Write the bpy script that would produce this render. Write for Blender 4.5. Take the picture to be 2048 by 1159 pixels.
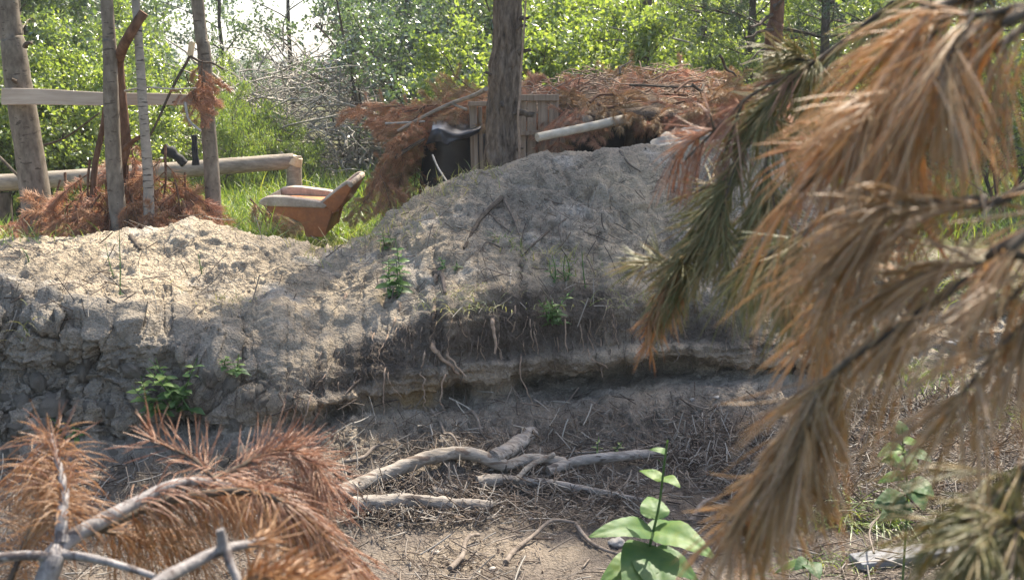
import bpy, math, random
import numpy as np
from mathutils import Vector, Matrix, Euler
from mathutils.bvhtree import BVHTree

for o in list(bpy.data.objects):
    bpy.data.objects.remove(o, do_unlink=True)
S = bpy.context.scene
COL = S.collection
R = math.radians
rng = np.random.default_rng(7)
random.seed(7)

# ------------------------------------------------------------------ camera
PITCH = R(10.56); FPX = 2196.0; CAMZ = 1.5
cam_d = bpy.data.cameras.new('camera')
cam = bpy.data.objects.new('camera', cam_d); COL.objects.link(cam)
cam.location = (0, 0, CAMZ)
cam.rotation_euler = (math.pi / 2 - PITCH, 0, 0)
cam_d.sensor_width = 36; cam_d.lens = 36 * FPX / 2048
cam_d.clip_start = 0.05; cam_d.clip_end = 2000
cam_d.dof.use_dof = True; cam_d.dof.focus_distance = 6.5; cam_d.dof.aperture_fstop = 9.0
S.camera = cam

# ------------------------------------------------------------------ sky and sun
SUN_AZ, SUN_EL = R(27), R(55)          # azimuth to the right of straight ahead
w = bpy.data.worlds.new('World'); S.world = w; w.use_nodes = True
nt = w.node_tree
sky = nt.nodes.new('ShaderNodeTexSky'); sky.sky_type = 'NISHITA'
sky.sun_disc = False; sky.sun_elevation = SUN_EL; sky.sun_rotation = SUN_AZ
sky.air_density = 1.0; sky.dust_density = 3.0; sky.ozone_density = 1.0
bg = nt.nodes['Background']; bg.inputs[1].default_value = 0.135
nt.links.new(sky.outputs[0], bg.inputs[0])
sun_d = bpy.data.lights.new('sun', 'SUN'); sun_d.energy = 5.0; sun_d.angle = R(0.55)
sun_d.color = (1.0, 0.91, 0.77)
sun = bpy.data.objects.new('sun', sun_d); COL.objects.link(sun)
SUNV = Vector((math.sin(SUN_AZ) * math.cos(SUN_EL), math.cos(SUN_AZ) * math.cos(SUN_EL), math.sin(SUN_EL)))
sun.rotation_euler = SUNV.to_track_quat('Z', 'Y').to_euler()
sun.location = (8, 16, 30)
vs = S.view_settings
vs.view_transform = 'Standard'; vs.look = 'None'; vs.gamma = 1.0; vs.use_curve_mapping = False
vs.exposure = 1.62
try:
    S.cycles.max_bounces = 6; S.cycles.diffuse_bounces = 3; S.cycles.transmission_bounces = 4
except Exception: pass

# ------------------------------------------------------------------ helpers
CP, SP = math.cos(PITCH), math.sin(PITCH)
def P(px, py, Y):
    """world point at forward distance Y seen at photograph pixel (px, py)"""
    u = (px - 1024) / FPX; v = (579.5 - py) / FPX
    ry = CP + v * SP; rz = -SP + v * CP
    k = Y / ry
    return np.array((u * k, Y, CAMZ + rz * k))
def ray(px, py):
    u = (px - 1024) / FPX; v = (579.5 - py) / FPX
    return Vector((u, CP + v * SP, -SP + v * CP)).normalized()

def _h(ix, iy, iz, seed):
    n = (ix.astype(np.int64) * 374761393 + iy.astype(np.int64) * 668265263 + iz.astype(np.int64) * 2147483647 + seed * 974711) & 0x7fffffff
    n = ((n ^ (n >> 13)) * 1274126177) & 0x7fffffff
    return ((n ^ (n >> 16)) & 0xffff) / 65535.0
def vnoise(p, seed=0):
    i = np.floor(p).astype(np.int64); f = p - i; f = f * f * (3 - 2 * f)
    r = 0
    for dx in (0, 1):
        wx = f[:, 0] if dx else 1 - f[:, 0]
        for dy in (0, 1):
            wy = f[:, 1] if dy else 1 - f[:, 1]
            for dz in (0, 1):
                wz = f[:, 2] if dz else 1 - f[:, 2]
                r = r + wx * wy * wz * _h(i[:, 0] + dx, i[:, 1] + dy, i[:, 2] + dz, seed)
    return r * 2 - 1
def fbm(p, freq, octv=4, seed=0, gain=0.5):
    a, s, t = 1.0, 0, 0
    for k in range(octv):
        s = s + a * vnoise(p * freq + 17.3 * k, seed + k); t += a; a *= gain; freq *= 2.03
    return s / t
def voro(p, freq, seed=0):
    """F1, F2, random id of the cell"""
    q = p * freq; i = np.floor(q).astype(np.int64)
    f1 = np.full(len(q), 9.0); f2 = np.full(len(q), 9.0); cid = np.zeros(len(q))
    for dx in (-1, 0, 1):
        for dy in (-1, 0, 1):
            for dz in (-1, 0, 1):
                a, b, c = i[:, 0] + dx, i[:, 1] + dy, i[:, 2] + dz
                px = a + _h(a, b, c, seed); py = b + _h(a, b, c, seed + 1); pz = c + _h(a, b, c, seed + 2)
                d = np.sqrt((px - q[:, 0]) ** 2 + (py - q[:, 1]) ** 2 + (pz - q[:, 2]) ** 2)
                m = d < f1
                f2 = np.where(m, f1, np.minimum(f2, d)); cid = np.where(m, _h(a, b, c, seed + 5), cid); f1 = np.where(m, d, f1)
    return f1, f2, cid
def sstep(a, b, x):
    t = np.clip((x - a) / (b - a), 0, 1); return t * t * (3 - 2 * t)
def unit(v):
    v = np.asarray(v, float); return v / np.maximum(np.linalg.norm(v, axis=-1, keepdims=True), 1e-9)

class MB:
    """collects vertices, quads/tris and a random value per vertex; builds ONE mesh"""
    def __init__(s): s.V, s.F4, s.F3, s.A, s.n = [], [], [], [], 0
    def add(s, V, F4=None, F3=None, rnd=0.5):
        V = np.asarray(V, float).reshape(-1, 3)
        s.V.append(V); s.A.append(np.broadcast_to(np.asarray(rnd, float), (len(V),)).copy())
        if F4 is not None and len(F4): s.F4.append(np.asarray(F4, np.int64).reshape(-1, 4) + s.n)
        if F3 is not None and len(F3): s.F3.append(np.asarray(F3, np.int64).reshape(-1, 3) + s.n)
        s.n += len(V)
        return s
    def mesh(s, name, mat, smooth=True, off=None):
        V = np.concatenate(s.V) if s.V else np.zeros((0, 3))
        if off is not None: V = V - np.asarray(off, float)
        F4 = np.concatenate(s.F4) if s.F4 else np.zeros((0, 4), np.int64)
        F3 = np.concatenate(s.F3) if s.F3 else np.zeros((0, 3), np.int64)
        me = bpy.data.meshes.new(name)
        me.vertices.add(len(V)); me.vertices.foreach_set('co', V.ravel())
        nl = F4.size + F3.size
        me.loops.add(nl); me.loops.foreach_set('vertex_index', np.concatenate([F4.ravel(), F3.ravel()]).astype(np.int32))
        npoly = len(F4) + len(F3)
        me.polygons.add(npoly)
        st = np.concatenate([np.arange(len(F4)) * 4, F4.size + np.arange(len(F3)) * 3]).astype(np.int32)
        me.polygons.foreach_set('loop_start', st)
        me.polygons.foreach_set('use_smooth', np.full(npoly, smooth))
        me.update(calc_edges=True)
        at = me.attributes.new('rnd', 'FLOAT', 'POINT'); at.data.foreach_set('value', np.concatenate(s.A).astype(np.float32))
        if mat: me.materials.append(mat)
        return me
    def build(s, name, mat, parent=None, smooth=True):
        off = parent.location if parent is not None else None
        o = bpy.data.objects.new(name, s.mesh(name, mat, smooth, off)); COL.objects.link(o)
        if parent is not None: o.parent = parent
        return o

def tag(o, label=None, cat=None, group=None, kind=None):
    if label: o['label'] = label
    if cat: o['category'] = cat
    if group: o['group'] = group
    if kind: o['kind'] = kind
    return o
def thing(name, loc, label, cat, group=None):
    o = bpy.data.objects.new(name, None); COL.objects.link(o); o.location = tuple(float(v) for v in loc)
    o.empty_display_size = 0.1
    return tag(o, label, cat, group)
def copy_thing(root, label=None, loc=None, rot=None, scale=None, group=None):
    c = root.copy(); COL.objects.link(c)
    for ch in root.children:
        d = ch.copy(); COL.objects.link(d); d.parent = c
        for g in ch.children:
            e = g.copy(); COL.objects.link(e); e.parent = d
    if loc is not None: c.location = tuple(float(v) for v in loc)
    if rot is not None: c.rotation_euler = rot
    if scale is not None: c.scale = (scale,) * 3 if np.isscalar(scale) else scale
    if label: c['label'] = label
    if group: c['group'] = group
    return c

def tubes(mb, paths, radii, sides=3, cap=False, rnd=None, noise=0.0, seed=1):
    """paths (N,K,3), radii (N,K): N tapered tubes in one go"""
    Pt = np.asarray(paths, float); Rd = np.asarray(radii, float)
    if Pt.ndim == 2: Pt = Pt[None]; Rd = Rd[None]
    N, K, _ = Pt.shape
    if rnd is None: rnd = rng.random(N)
    T = np.empty_like(Pt); T[:, 1:-1] = Pt[:, 2:] - Pt[:, :-2]; T[:, 0] = Pt[:, 1] - Pt[:, 0]; T[:, -1] = Pt[:, -1] - Pt[:, -2]
    T = unit(T)
    mean = unit(Pt[:, -1] - Pt[:, 0])
    ref = np.where(np.abs(mean[:, 2:3]) > 0.8, np.array([[1.0, 0.05, 0]]), np.array([[0.03, 0.02, 1.0]]))
    ref = np.repeat(ref[:, None], K, 1)
    U = unit(np.cross(T, ref)); W = np.cross(T, U)
    a = np.arange(sides) * 2 * math.pi / sides
    ca, sa = np.cos(a), np.sin(a)
    V = Pt[:, :, None] + Rd[:, :, None, None] * (U[:, :, None] * ca[None, None, :, None] + W[:, :, None] * sa[None, None, :, None])
    if noise:
        q = V.reshape(-1, 3); n = fbm(q, 1.0 / max(Rd.max(), 1e-4) * 0.9, 3, seed)
        dirv = (V - Pt[:, :, None]).reshape(-1, 3)
        V = (q + dirv * (n * noise)[:, None]).reshape(V.shape)
    idx = np.arange(N * K * sides).reshape(N, K, sides)
    nx = np.roll(idx, -1, 2)
    F = np.stack([idx[:, :-1], nx[:, :-1], nx[:, 1:], idx[:, 1:]], -1).reshape(-1, 4)
    A = np.repeat(np.broadcast_to(rnd, (N,)), K * sides)
    mb.add(V, F, None, A)
    if cap:
        for e, rev in ((0, True), (K - 1, False)):
            for n in range(N):
                ring = V[n, e]; c = ring.mean(0)
                vv = np.vstack([ring, c]); m = sides
                tr = [(i, (i + 1) % m, m) if not rev else ((i + 1) % m, i, m) for i in range(m)]
                mb.add(vv, None, tr, rnd[n] if hasattr(rnd, '__len__') else rnd)
    return mb
def smooth_path(pts, n):
    """Catmull-Rom through the points, n samples"""
    p = np.asarray(pts, float); m = len(p)
    if m == 2:
        t = np.linspace(0, 1, n)[:, None]; return p[0] * (1 - t) + p[1] * t
    q = np.vstack([2 * p[0] - p[1], p, 2 * p[-1] - p[-2]])
    t = np.linspace(0, m - 1 - 1e-6, n); i = t.astype(int); f = (t - i)[:, None]
    a, b, c, d = q[i], q[i + 1], q[i + 2], q[i + 3]
    return 0.5 * (2 * b + (c - a) * f + (2 * a - 5 * b + 4 * c - d) * f ** 2 + (3 * b - a - 3 * c + d) * f ** 3)
def limb(mb, pts, r0, r1, n=14, sides=8, cap=False, noise=0.0, rnd=0.5, power=1.0, seed=1):
    p = smooth_path(pts, n); t = np.linspace(0, 1, n) ** power
    tubes(mb, p[None], (r0 + (r1 - r0) * t)[None], sides, cap, np.array([rnd]), noise, seed)
    return p
def wob(a, b, n, amp, seed=None):
    """wobbly path a -> b"""
    g = rng if seed is None else np.random.default_rng(seed)
    t = np.linspace(0, 1, n)[:, None]
    p = np.asarray(a) * (1 - t) + np.asarray(b) * t
    q = g.normal(0, 1, (n, 3)); q = np.cumsum(q, 0); q -= q[0] + (q[-1] - q[0]) * t
    return p + q * amp / math.sqrt(n)
def rleaf(mb, C, ax, nrm, L, W, rnd):
    """rhombic leaves slightly folded: centres C, axes, normals"""
    ax = unit(ax); s = unit(np.cross(ax, nrm)); nn = np.cross(s, ax)
    L = np.broadcast_to(L, (len(C),))[:, None]; W = np.broadcast_to(W, (len(C),))[:, None]
    a = C - ax * L * .5; b = C + s * W * .5 + nn * W * .15 - ax * L * .08; c = C + ax * L * .5; d = C - s * W * .5 + nn * W * .15 - ax * L * .08
    V = np.stack([a, b, c, d], 1).reshape(-1, 3); i = np.arange(len(C)) * 4
    mb.add(V, np.stack([i, i + 1, i + 2, i + 3], 1), None, np.repeat(rnd, 4))
def bigleaf(mb, base, tip, width, up=(0, 0, 1), fold=0.25, droop=0.12, wave=0.03, rnd=0.5, n=7, heart=0.0):
    """one shaped leaf blade: 2 x n quads, folded on the midrib, drooping tip"""
    base = np.asarray(base, float); tip = np.asarray(tip, float)
    ax = tip - base; L = np.linalg.norm(ax); ax = ax / L
    s = unit(np.cross(ax, np.asarray(up, float))); nn = np.cross(s, ax)
    t = np.linspace(0, 1, n + 1)
    wd = width * 0.5 * np.clip(np.sin(np.pi * np.clip(t, 0, 1) ** (0.72 - 0.2 * heart)), 0, None) ** (0.85 - 0.3 * heart) + 1e-4
    mid = base + ax * (t * L)[:, None] + nn * ((np.sin(t * np.pi * .5) * .5 * droop - droop * t ** 2) * L)[:, None]
    wv = np.sin(t * 9 + rnd * 20) * wave * L
    l = mid + s * wd[:, None] + nn * (wd * fold + wv)[:, None]; r = mid - s * wd[:, None] + nn * (wd * fold - wv)[:, None]
    lm = mid + s * wd[:, None] * .5 + nn * (wd * fold * .38 + wv * .3)[:, None]; rm = mid - s * wd[:, None] * .5 + nn * (wd * fold * .38 - wv * .3)[:, None]
    V = np.stack([l, lm, mid, rm, r], 1).reshape(-1, 3)
    F = []
    for k in range(n):
        for j in range(4):
            F.append((k * 5 + j, k * 5 + j + 1, k * 5 + j + 6, k * 5 + j + 5))
    mb.add(V, F, None, rnd)
def blades(mb, base, dirs, L, W, droop, segs=4):
    """grass blades: flat tapering ribbons that bend over"""
    N = len(base); t = np.linspace(0, 1, segs + 1)
    d = unit(dirs); hz = unit(np.stack([d[:, 0], d[:, 1], np.zeros(N)], 1) + 1e-6)
    L = np.broadcast_to(L, (N,)); droop = np.broadcast_to(droop, (N,)); W = np.broadcast_to(W, (N,))
    mid = base[:, None] + d[:, None] * (t[None, :, None] * L[:, None, None]) + hz[:, None] * ((t ** 2)[None, :, None] * (L * droop * .6)[:, None, None])
    mid[:, :, 2] -= (t ** 2)[None] * (L * droop * .75)[:, None]
    s = unit(np.cross(d, np.array([[0, 0, 1.0]]) + rng.normal(0, .3, (N, 3))))
    wd = (1 - t ** 1.5)[None] * W[:, None] * .5 + 1e-4
    l = mid + s[:, None] * wd[..., None]; r = mid - s[:, None] * wd[..., None]
    V = np.stack([l, r], 2).reshape(-1, 3)
    i = (np.arange(N) * (segs + 1) * 2)[:, None] + (np.arange(segs) * 2)[None]; i = i.ravel()
    mb.add(V, np.stack([i, i + 1, i + 3, i + 2], 1), None, np.repeat(rng.random(N), (segs + 1) * 2))
def needles(mb, base, dirs, L, r, grav=0.3, segs=3, sides=3, rnd=None):
    N = len(base); t = np.linspace(0, 1, segs + 1)
    d = unit(dirs); L = np.broadcast_to(L, (N,))
    grav = np.broadcast_to(grav, (N,))
    mid = base[:, None] + d[:, None] * (t[None, :, None] * L[:, None, None])
    mid[:, :, 2] -= (t ** 2)[None] * (L * grav)[:, None]
    sw = rng.normal(0, .05, (N, 3)); mid += sw[:, None] * (t ** 2)[None, :, None] * L[:, None, None]
    rr = np.broadcast_to(r, (N,))[:, None] * np.array([0.8] + [1.0] * (segs - 1) + [0.12])[None]
    tubes(mb, mid, rr, sides, rnd=rnd if rnd is not None else rng.random(N))
def boxv(c, sx, sy, sz, M=None):
    v = np.array([(x, y, z) for x in (-.5, .5) for y in (-.5, .5) for z in (-.5, .5)]) * (sx, sy, sz)
    if M is not None: v = v @ np.asarray(M).T
    return v + np.asarray(c)
BOXF = [(0, 1, 3, 2), (4, 6, 7, 5), (0, 4, 5, 1), (2, 3, 7, 6), (0, 2, 6, 4), (1, 5, 7, 3)]
def bevel(o, wdt=0.004, seg=2):
    m = o.modifiers.new('bevel', 'BEVEL'); m.width = wdt; m.segments = seg; m.limit_method = 'ANGLE'
    return o

# ------------------------------------------------------------------ materials
def newmat(name):
    m = bpy.data.materials.new(name); m.use_nodes = True
    n = m.node_tree; n.nodes.clear()
    out = n.nodes.new('ShaderNodeOutputMaterial')
    return m, n, out
def N_(n, t, **kw):
    x = n.nodes.new(t)
    for k, v in kw.items(): setattr(x, k, v)
    return x
def ramp(n, fac, stops):
    r = n.nodes.new('ShaderNodeValToRGB'); e = r.color_ramp.elements
    while len(e) < len(stops): e.new(0.5)
    for el, (p, c) in zip(e, stops): el.position = p; el.color = (*c, 1)
    n.links.new(fac, r.inputs[0]); return r.outputs[0]
def mixc(n, fac, a, b, mode='MIX'):
    m = n.nodes.new('ShaderNodeMix'); m.data_type = 'RGBA'; m.blend_type = mode
    for s, v in ((m.inputs[0], fac), (m.inputs[6], a), (m.inputs[7], b)):
        if hasattr(v, 'links'): n.links.new(v, s)
        elif isinstance(v, tuple): s.default_value = (*v, 1)
        else: s.default_value = v
    return m.outputs[2]
def noise(n, scale, detail=4, vec=None, rough=0.6, stretch=None):
    t = n.nodes.new('ShaderNodeTexNoise'); t.inputs['Scale'].default_value = scale; t.inputs['Detail'].default_value = detail; t.inputs['Roughness'].default_value = rough
    if vec is None:
        tc = n.nodes.new('ShaderNodeTexCoord'); vec = tc.outputs['Object']
    if stretch:
        mp = n.nodes.new('ShaderNodeMapping'); mp.inputs['Scale'].default_value = stretch; n.links.new(vec, mp.inputs[0]); vec = mp.outputs[0]
    n.links.new(vec, t.inputs['Vector']); return t.outputs['Fac']
def bumpn(n, h, strength=0.4, dist=0.01):
    b = n.nodes.new('ShaderNodeBump'); b.inputs['Strength'].default_value = strength; b.inputs['Distance'].default_value = dist
    n.links.new(h, b.inputs['Height']); return b.outputs[0]
def princ(n, out, col, rough=0.9, nrm=None, spec=0.2):
    b = n.nodes.new('ShaderNodeBsdfPrincipled')
    if hasattr(col, 'links'): n.links.new(col, b.inputs['Base Color'])
    else: b.inputs['Base Color'].default_value = (*col, 1)
    b.inputs['Roughness'].default_value = rough
    b.inputs['Specular IOR Level'].default_value = spec
    if nrm is not None: n.links.new(nrm, b.inputs['Normal'])
    n.links.new(b.outputs[0], out.inputs[0]); return b
def leafmat(name, stops, trans=0.45, tint=(1.15, 1.1, 0.5), gloss=0.06, rough=0.45, veins=False):
    m, n, out = newmat(name)
    at = N_(n, 'ShaderNodeAttribute', attribute_name='rnd')
    k = len(stops); c = ramp(n, at.outputs['Fac'], [(i / max(k - 1, 1), s) for i, s in enumerate(stops)])
    big = noise(n, 1.3, 2)
    c = mixc(n, big, c, mixc(n, 1.0, c, (0.75, 0.8, 0.75), 'MULTIPLY'))
    if veins:
        c = mixc(n, ramp(n, noise(n, 38, 5, None, .7), [(.40, (0, 0, 0)), (.66, (.75, .75, .75))]), c, mixc(n, 1.0, c, (1.5, 1.15, .9), 'MULTIPLY'))
    d = N_(n, 'ShaderNodeBsdfDiffuse'); t = N_(n, 'ShaderNodeBsdfTranslucent'); g = N_(n, 'ShaderNodeBsdfGlossy')
    g.inputs['Roughness'].default_value = rough
    n.links.new(c, d.inputs[0])
    n.links.new(mixc(n, 1.0, c, tint, 'MULTIPLY'), t.inputs[0])
    m1 = N_(n, 'ShaderNodeMixShader'); m1.inputs[0].default_value = trans
    n.links.new(d.outputs[0], m1.inputs[1]); n.links.new(t.outputs[0], m1.inputs[2])
    m2 = N_(n, 'ShaderNodeMixShader'); m2.inputs[0].default_value = gloss
    n.links.new(m1.outputs[0], m2.inputs[1]); n.links.new(g.outputs[0], m2.inputs[2])
    n.links.new(m2.outputs[0], out.inputs[0]); return m
def barkmat(name, stops, scale=30, stretch=(1, 1, .25), bump=.5, dist=.01, marks=None, rough=.9):
    m, n, out = newmat(name)
    f = noise(n, scale, 5, None, .65, stretch)
    c = ramp(n, f, stops)
    at = N_(n, 'ShaderNodeAttribute', attribute_name='rnd')
    c = mixc(n, mixc(n, .35, (1, 1, 1), at.outputs['Color']), (0.02, .02, .02), c) if False else c
    big = noise(n, 3, 2)
    c = mixc(n, big, c, mixc(n, 1.0, c, (.7, .66, .6), 'MULTIPLY'))
    if marks:
        f2 = noise(n, marks[0], 3, None, .5, marks[1])
        k = ramp(n, f2, [(marks[2], (0, 0, 0)), (marks[2] + .04, (1, 1, 1))])
        c = mixc(n, k, c, marks[3])
    princ(n, out, c, rough, bumpn(n, f, bump, dist), .15)
    return m

M = {}
M['needle_dead'] = leafmat('dead_needles', [(.33, .165, .09), (.50, .255, .13), (.62, .34, .18), (.52, .295, .165), (.70, .48, .31)], .4, (1.2, .95, .6), .05)
M['needle_tan'] = leafmat('tan_needles', [(.30, .175, .065), (.44, .275, .10), (.56, .38, .165), (.48, .345, .20), (.72, .58, .42)], .5, (1.2, .95, .55), .07)
M['needle_olive'] = leafmat('olive_needles', [(.13, .14, .04), (.20, .19, .06), (.28, .24, .08), (.40, .27, .11), (.17, .18, .05)], .4, (1.15, 1.05, .5), .06)
M['needle_red'] = leafmat('reddish_needles', [(.38, .17, .10), (.56, .28, .17), (.66, .38, .25), (.52, .27, .14), (.75, .55, .42)], .38, (1.2, .9, .6), .06)
M['needle_rust'] = leafmat('rust_needles', [(.26, .125, .075), (.38, .19, .115), (.48, .265, .165), (.36, .20, .11), (.60, .40, .28)], .4, (1.2, .95, .6), .06)
M['needle_gold'] = leafmat('gold_needles', [(.26, .125, .05), (.37, .19, .075), (.47, .26, .11), (.35, .19, .085), (.57, .37, .21)], .42, (1.2, .95, .5), .06)
M['needle_green'] = leafmat('pine_needles', [(.035, .06, .03), (.05, .085, .04), (.08, .115, .05), (.045, .075, .05)], .25, (1.1, 1.1, .5), .08)
M['leaf_bright'] = leafmat('bright_leaves', [(.12, .175, .05), (.18, .25, .07), (.26, .335, .095), (.35, .41, .13)], .62, (1.25, 1.22, .5), .10, .35)
M['leaf_mid'] = leafmat('mid_leaves', [(.08, .125, .045), (.115, .17, .062), (.16, .22, .082), (.22, .265, .10)], .58, (1.2, 1.2, .55), .12, .35)
M['leaf_dark'] = leafmat('dark_leaves', [(.07, .115, .06), (.10, .15, .08), (.13, .185, .10), (.17, .215, .12)], .5, (1.15, 1.2, .6), .14, .35)
M['leaf_willow'] = leafmat('willow_leaves', [(.12, .19, .05), (.16, .24, .07), (.22, .29, .08), (.28, .33, .10)], .5, (1.2, 1.2, .45), .08)
M['leaf_plant'] = leafmat('plant_leaves', [(.038, .085, .035), (.058, .12, .043), (.085, .16, .053), (.13, .21, .06)], .35, (1.1, 1.2, .4), .02, .5, True)
M['leaf_nettle'] = leafmat('nettle_leaves', [(.06, .12, .04), (.09, .17, .055), (.13, .22, .07), (.25, .32, .08)], .4, (1.1, 1.2, .4), .04)
M['grass'] = leafmat('grass_blades', [(.10, .17, .03), (.15, .23, .05), (.21, .29, .07), (.36, .36, .14)], .5, (1.2, 1.2, .4), .05)
M['grass_dry'] = leafmat('dry_grass', [(.22, .24, .08), (.34, .32, .14), (.46, .40, .22), (.14, .20, .06)], .4, (1.1, 1.1, .5), .05)
M['pine_bark'] = barkmat('pine_bark', [(.3, (.045, .034, .026)), (.5, (.15, .115, .086)), (.72, (.26, .21, .165))], 30, (1, 1, .3), .9, .02)
M['aspen_bark'] = barkmat('aspen_bark', [(.3, (.10, .082, .064)), (.55, (.20, .172, .138)), (.8, (.30, .265, .22))], 22, (1, 1, .5), .35, .006, (14, (1, 1, 3), .63, (.08, .065, .05)))
M['birch_bark'] = barkmat('birch_bark', [(.3, (.20, .18, .15)), (.6, (.32, .29, .25)), (.85, (.42, .39, .35))], 18, (1, 1, 1.5), .25, .004, (13, (.7, .7, 5), .60, (.06, .05, .045)))
M['dark_bark'] = barkmat('dark_bark', [(.3, (.045, .035, .028)), (.6, (.11, .09, .07)), (.85, (.18, .15, .12))], 25, (1, 1, .4), .5, .006)
M['red_bark'] = barkmat('red_bark', [(.3, (.07, .038, .024)), (.55, (.15, .085, .055)), (.8, (.23, .145, .10))], 25, (1, 1, .4), .5, .006)
M['grey_twig'] = barkmat('grey_twig', [(.3, (.25, .23, .20)), (.6, (.41, .385, .345)), (.85, (.54, .515, .47))], 30, (1, 1, 1), .3, .004)
M['floor_twig'] = barkmat('floor_twig', [(.3, (.10, .08, .065)), (.6, (.22, .185, .155)), (.85, (.34, .30, .26))], 40, (1, 1, 1), .4, .003)
M['straw'] = barkmat('straw_twig', [(.3, (.20, .14, .10)), (.6, (.36, .27, .20)), (.85, (.52, .43, .34))], 30, (1, 1, 1), .3, .004)
M['pale_branch'] = barkmat('pale_branch', [(.3, (.13, .118, .115)), (.55, (.26, .245, .24)), (.8, (.38, .365, .36))], 60, (1, 1, .6), .8, .006, (45, (1, 1, 1), .56, (.09, .075, .07)))
M['root'] = barkmat('root_bark', [(.3, (.07, .055, .045)), (.6, (.16, .13, .108)), (.85, (.29, .25, .21))], 60, (1, 1, 1), .4, .003)
M['deadwood'] = barkmat('dead_wood', [(.28, (.12, .10, .08)), (.5, (.27, .24, .205)), (.75, (.43, .39, .34))], 14, (.6, 3, 3), .9, .012, (7, (1.2, 4, 4), .58, (.12, .09, .07)))
M['greywood'] = barkmat('grey_wood', [(.28, (.10, .085, .075)), (.5, (.25, .225, .20)), (.75, (.40, .37, .335))], 18, (.5, 3, 3), .9, .012, (8, (1.2, 4, 4), .6, (.08, .065, .055)))
M['peeled'] = barkmat('peeled_pole', [(.3, (.36, .32, .25)), (.6, (.50, .46, .385)), (.85, (.60, .56, .48))], 14, (.4, 2, 2), .25, .004, (10, (1, 1.5, 1.5), .68, (.25, .20, .15)))
M['rail_log'] = barkmat('rail_log', [(.3, (.17, .145, .115)), (.55, (.30, .26, .21)), (.8, (.42, .375, .31))], 18, (.4, 2, 2), .5, .008)
M['plank'] = barkmat('plank', [(.3, (.17, .125, .09)), (.55, (.28, .22, .165)), (.8, (.38, .31, .25))], 24, (2, 2, .12), .4, .004)
M['board'] = barkmat('board', [(.3, (.36, .30, .245)), (.55, (.48, .41, .34)), (.8, (.57, .50, .42))], 16, (.15, 2, 2.5), .3, .003)
M['plank_grey'] = barkmat('grey_plank', [(.3, (.15, .15, .155)), (.6, (.22, .222, .23)), (.85, (.29, .29, .296))], 20, (.3, 3, 3), .3, .003)
M['cutwood'] = barkmat('cut_wood', [(.3, (.55, .42, .25)), (.6, (.66, .54, .36)), (.85, (.72, .62, .46))], 40, (1, 1, 1), .2, .003)
def simple(name, c1, c2, scale, rough, bump=.3, dist=.004, spec=.3):
    m, n, out = newmat(name)
    f = noise(n, scale, 4)
    princ(n, out, ramp(n, f, [(.3, c1), (.7, c2)]), rough, bumpn(n, f, bump, dist), spec); return m
M['tarp'] = simple('black_tarp', (.010, .010, .012), (.022, .022, .024), 8, .42, .25, .01, .5)
M['cloth'] = simple('grey_cloth', (.17, .15, .12), (.29, .26, .22), 14, .9, .5, .01)
def stained(name, c1, c2, dirt, rough):
    m, n, out = newmat(name)
    f = noise(n, 45, 5, None, .7); d1 = noise(n, 5, 6, None, .7)
    c = mixc(n, ramp(n, d1, [(.42, (0, 0, 0)), (.68, (.8, .8, .8))]), ramp(n, f, [(.3, c1), (.7, c2)]), dirt)
    princ(n, out, c, rough, bumpn(n, d1, .4, .012), .2); return m
M['chair_orange'] = stained('orange_upholstery', (.33, .12, .045), (.46, .18, .07), (.16, .085, .05), .7)
M['chair_beige'] = stained('beige_upholstery', (.40, .32, .24), (.54, .45, .36), (.20, .155, .115), .85)
M['chair_dark'] = simple('dark_rubber', (.03, .025, .022), (.06, .05, .045), 20, .7)
M['house_wall'] = simple('house_wall', (.55, .50, .44), (.65, .60, .54), 2, .9)
M['house_roof'] = simple('house_roof', (.55, .53, .52), (.65, .63, .61), 3, .8)
M['glass'] = simple('dark_glass', (.03, .035, .04), (.05, .055, .06), 2, .15, .0, .001, .6)
M['scrap'] = simple('white_scrap', (.36, .38, .42), (.5, .52, .55), 30, .6)
M['char_shade'] = simple('charred_wood_and_shade', (.008, .008, .010), (.03, .028, .028), 20, .8)  # charred stump and stake; also the painted shade in the dugout opening
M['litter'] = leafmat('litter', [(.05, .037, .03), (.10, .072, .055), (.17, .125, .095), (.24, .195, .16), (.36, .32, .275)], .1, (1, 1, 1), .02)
M['stone'] = simple('pale_stone', (.22, .20, .175), (.36, .33, .29), 22, .9)
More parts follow.
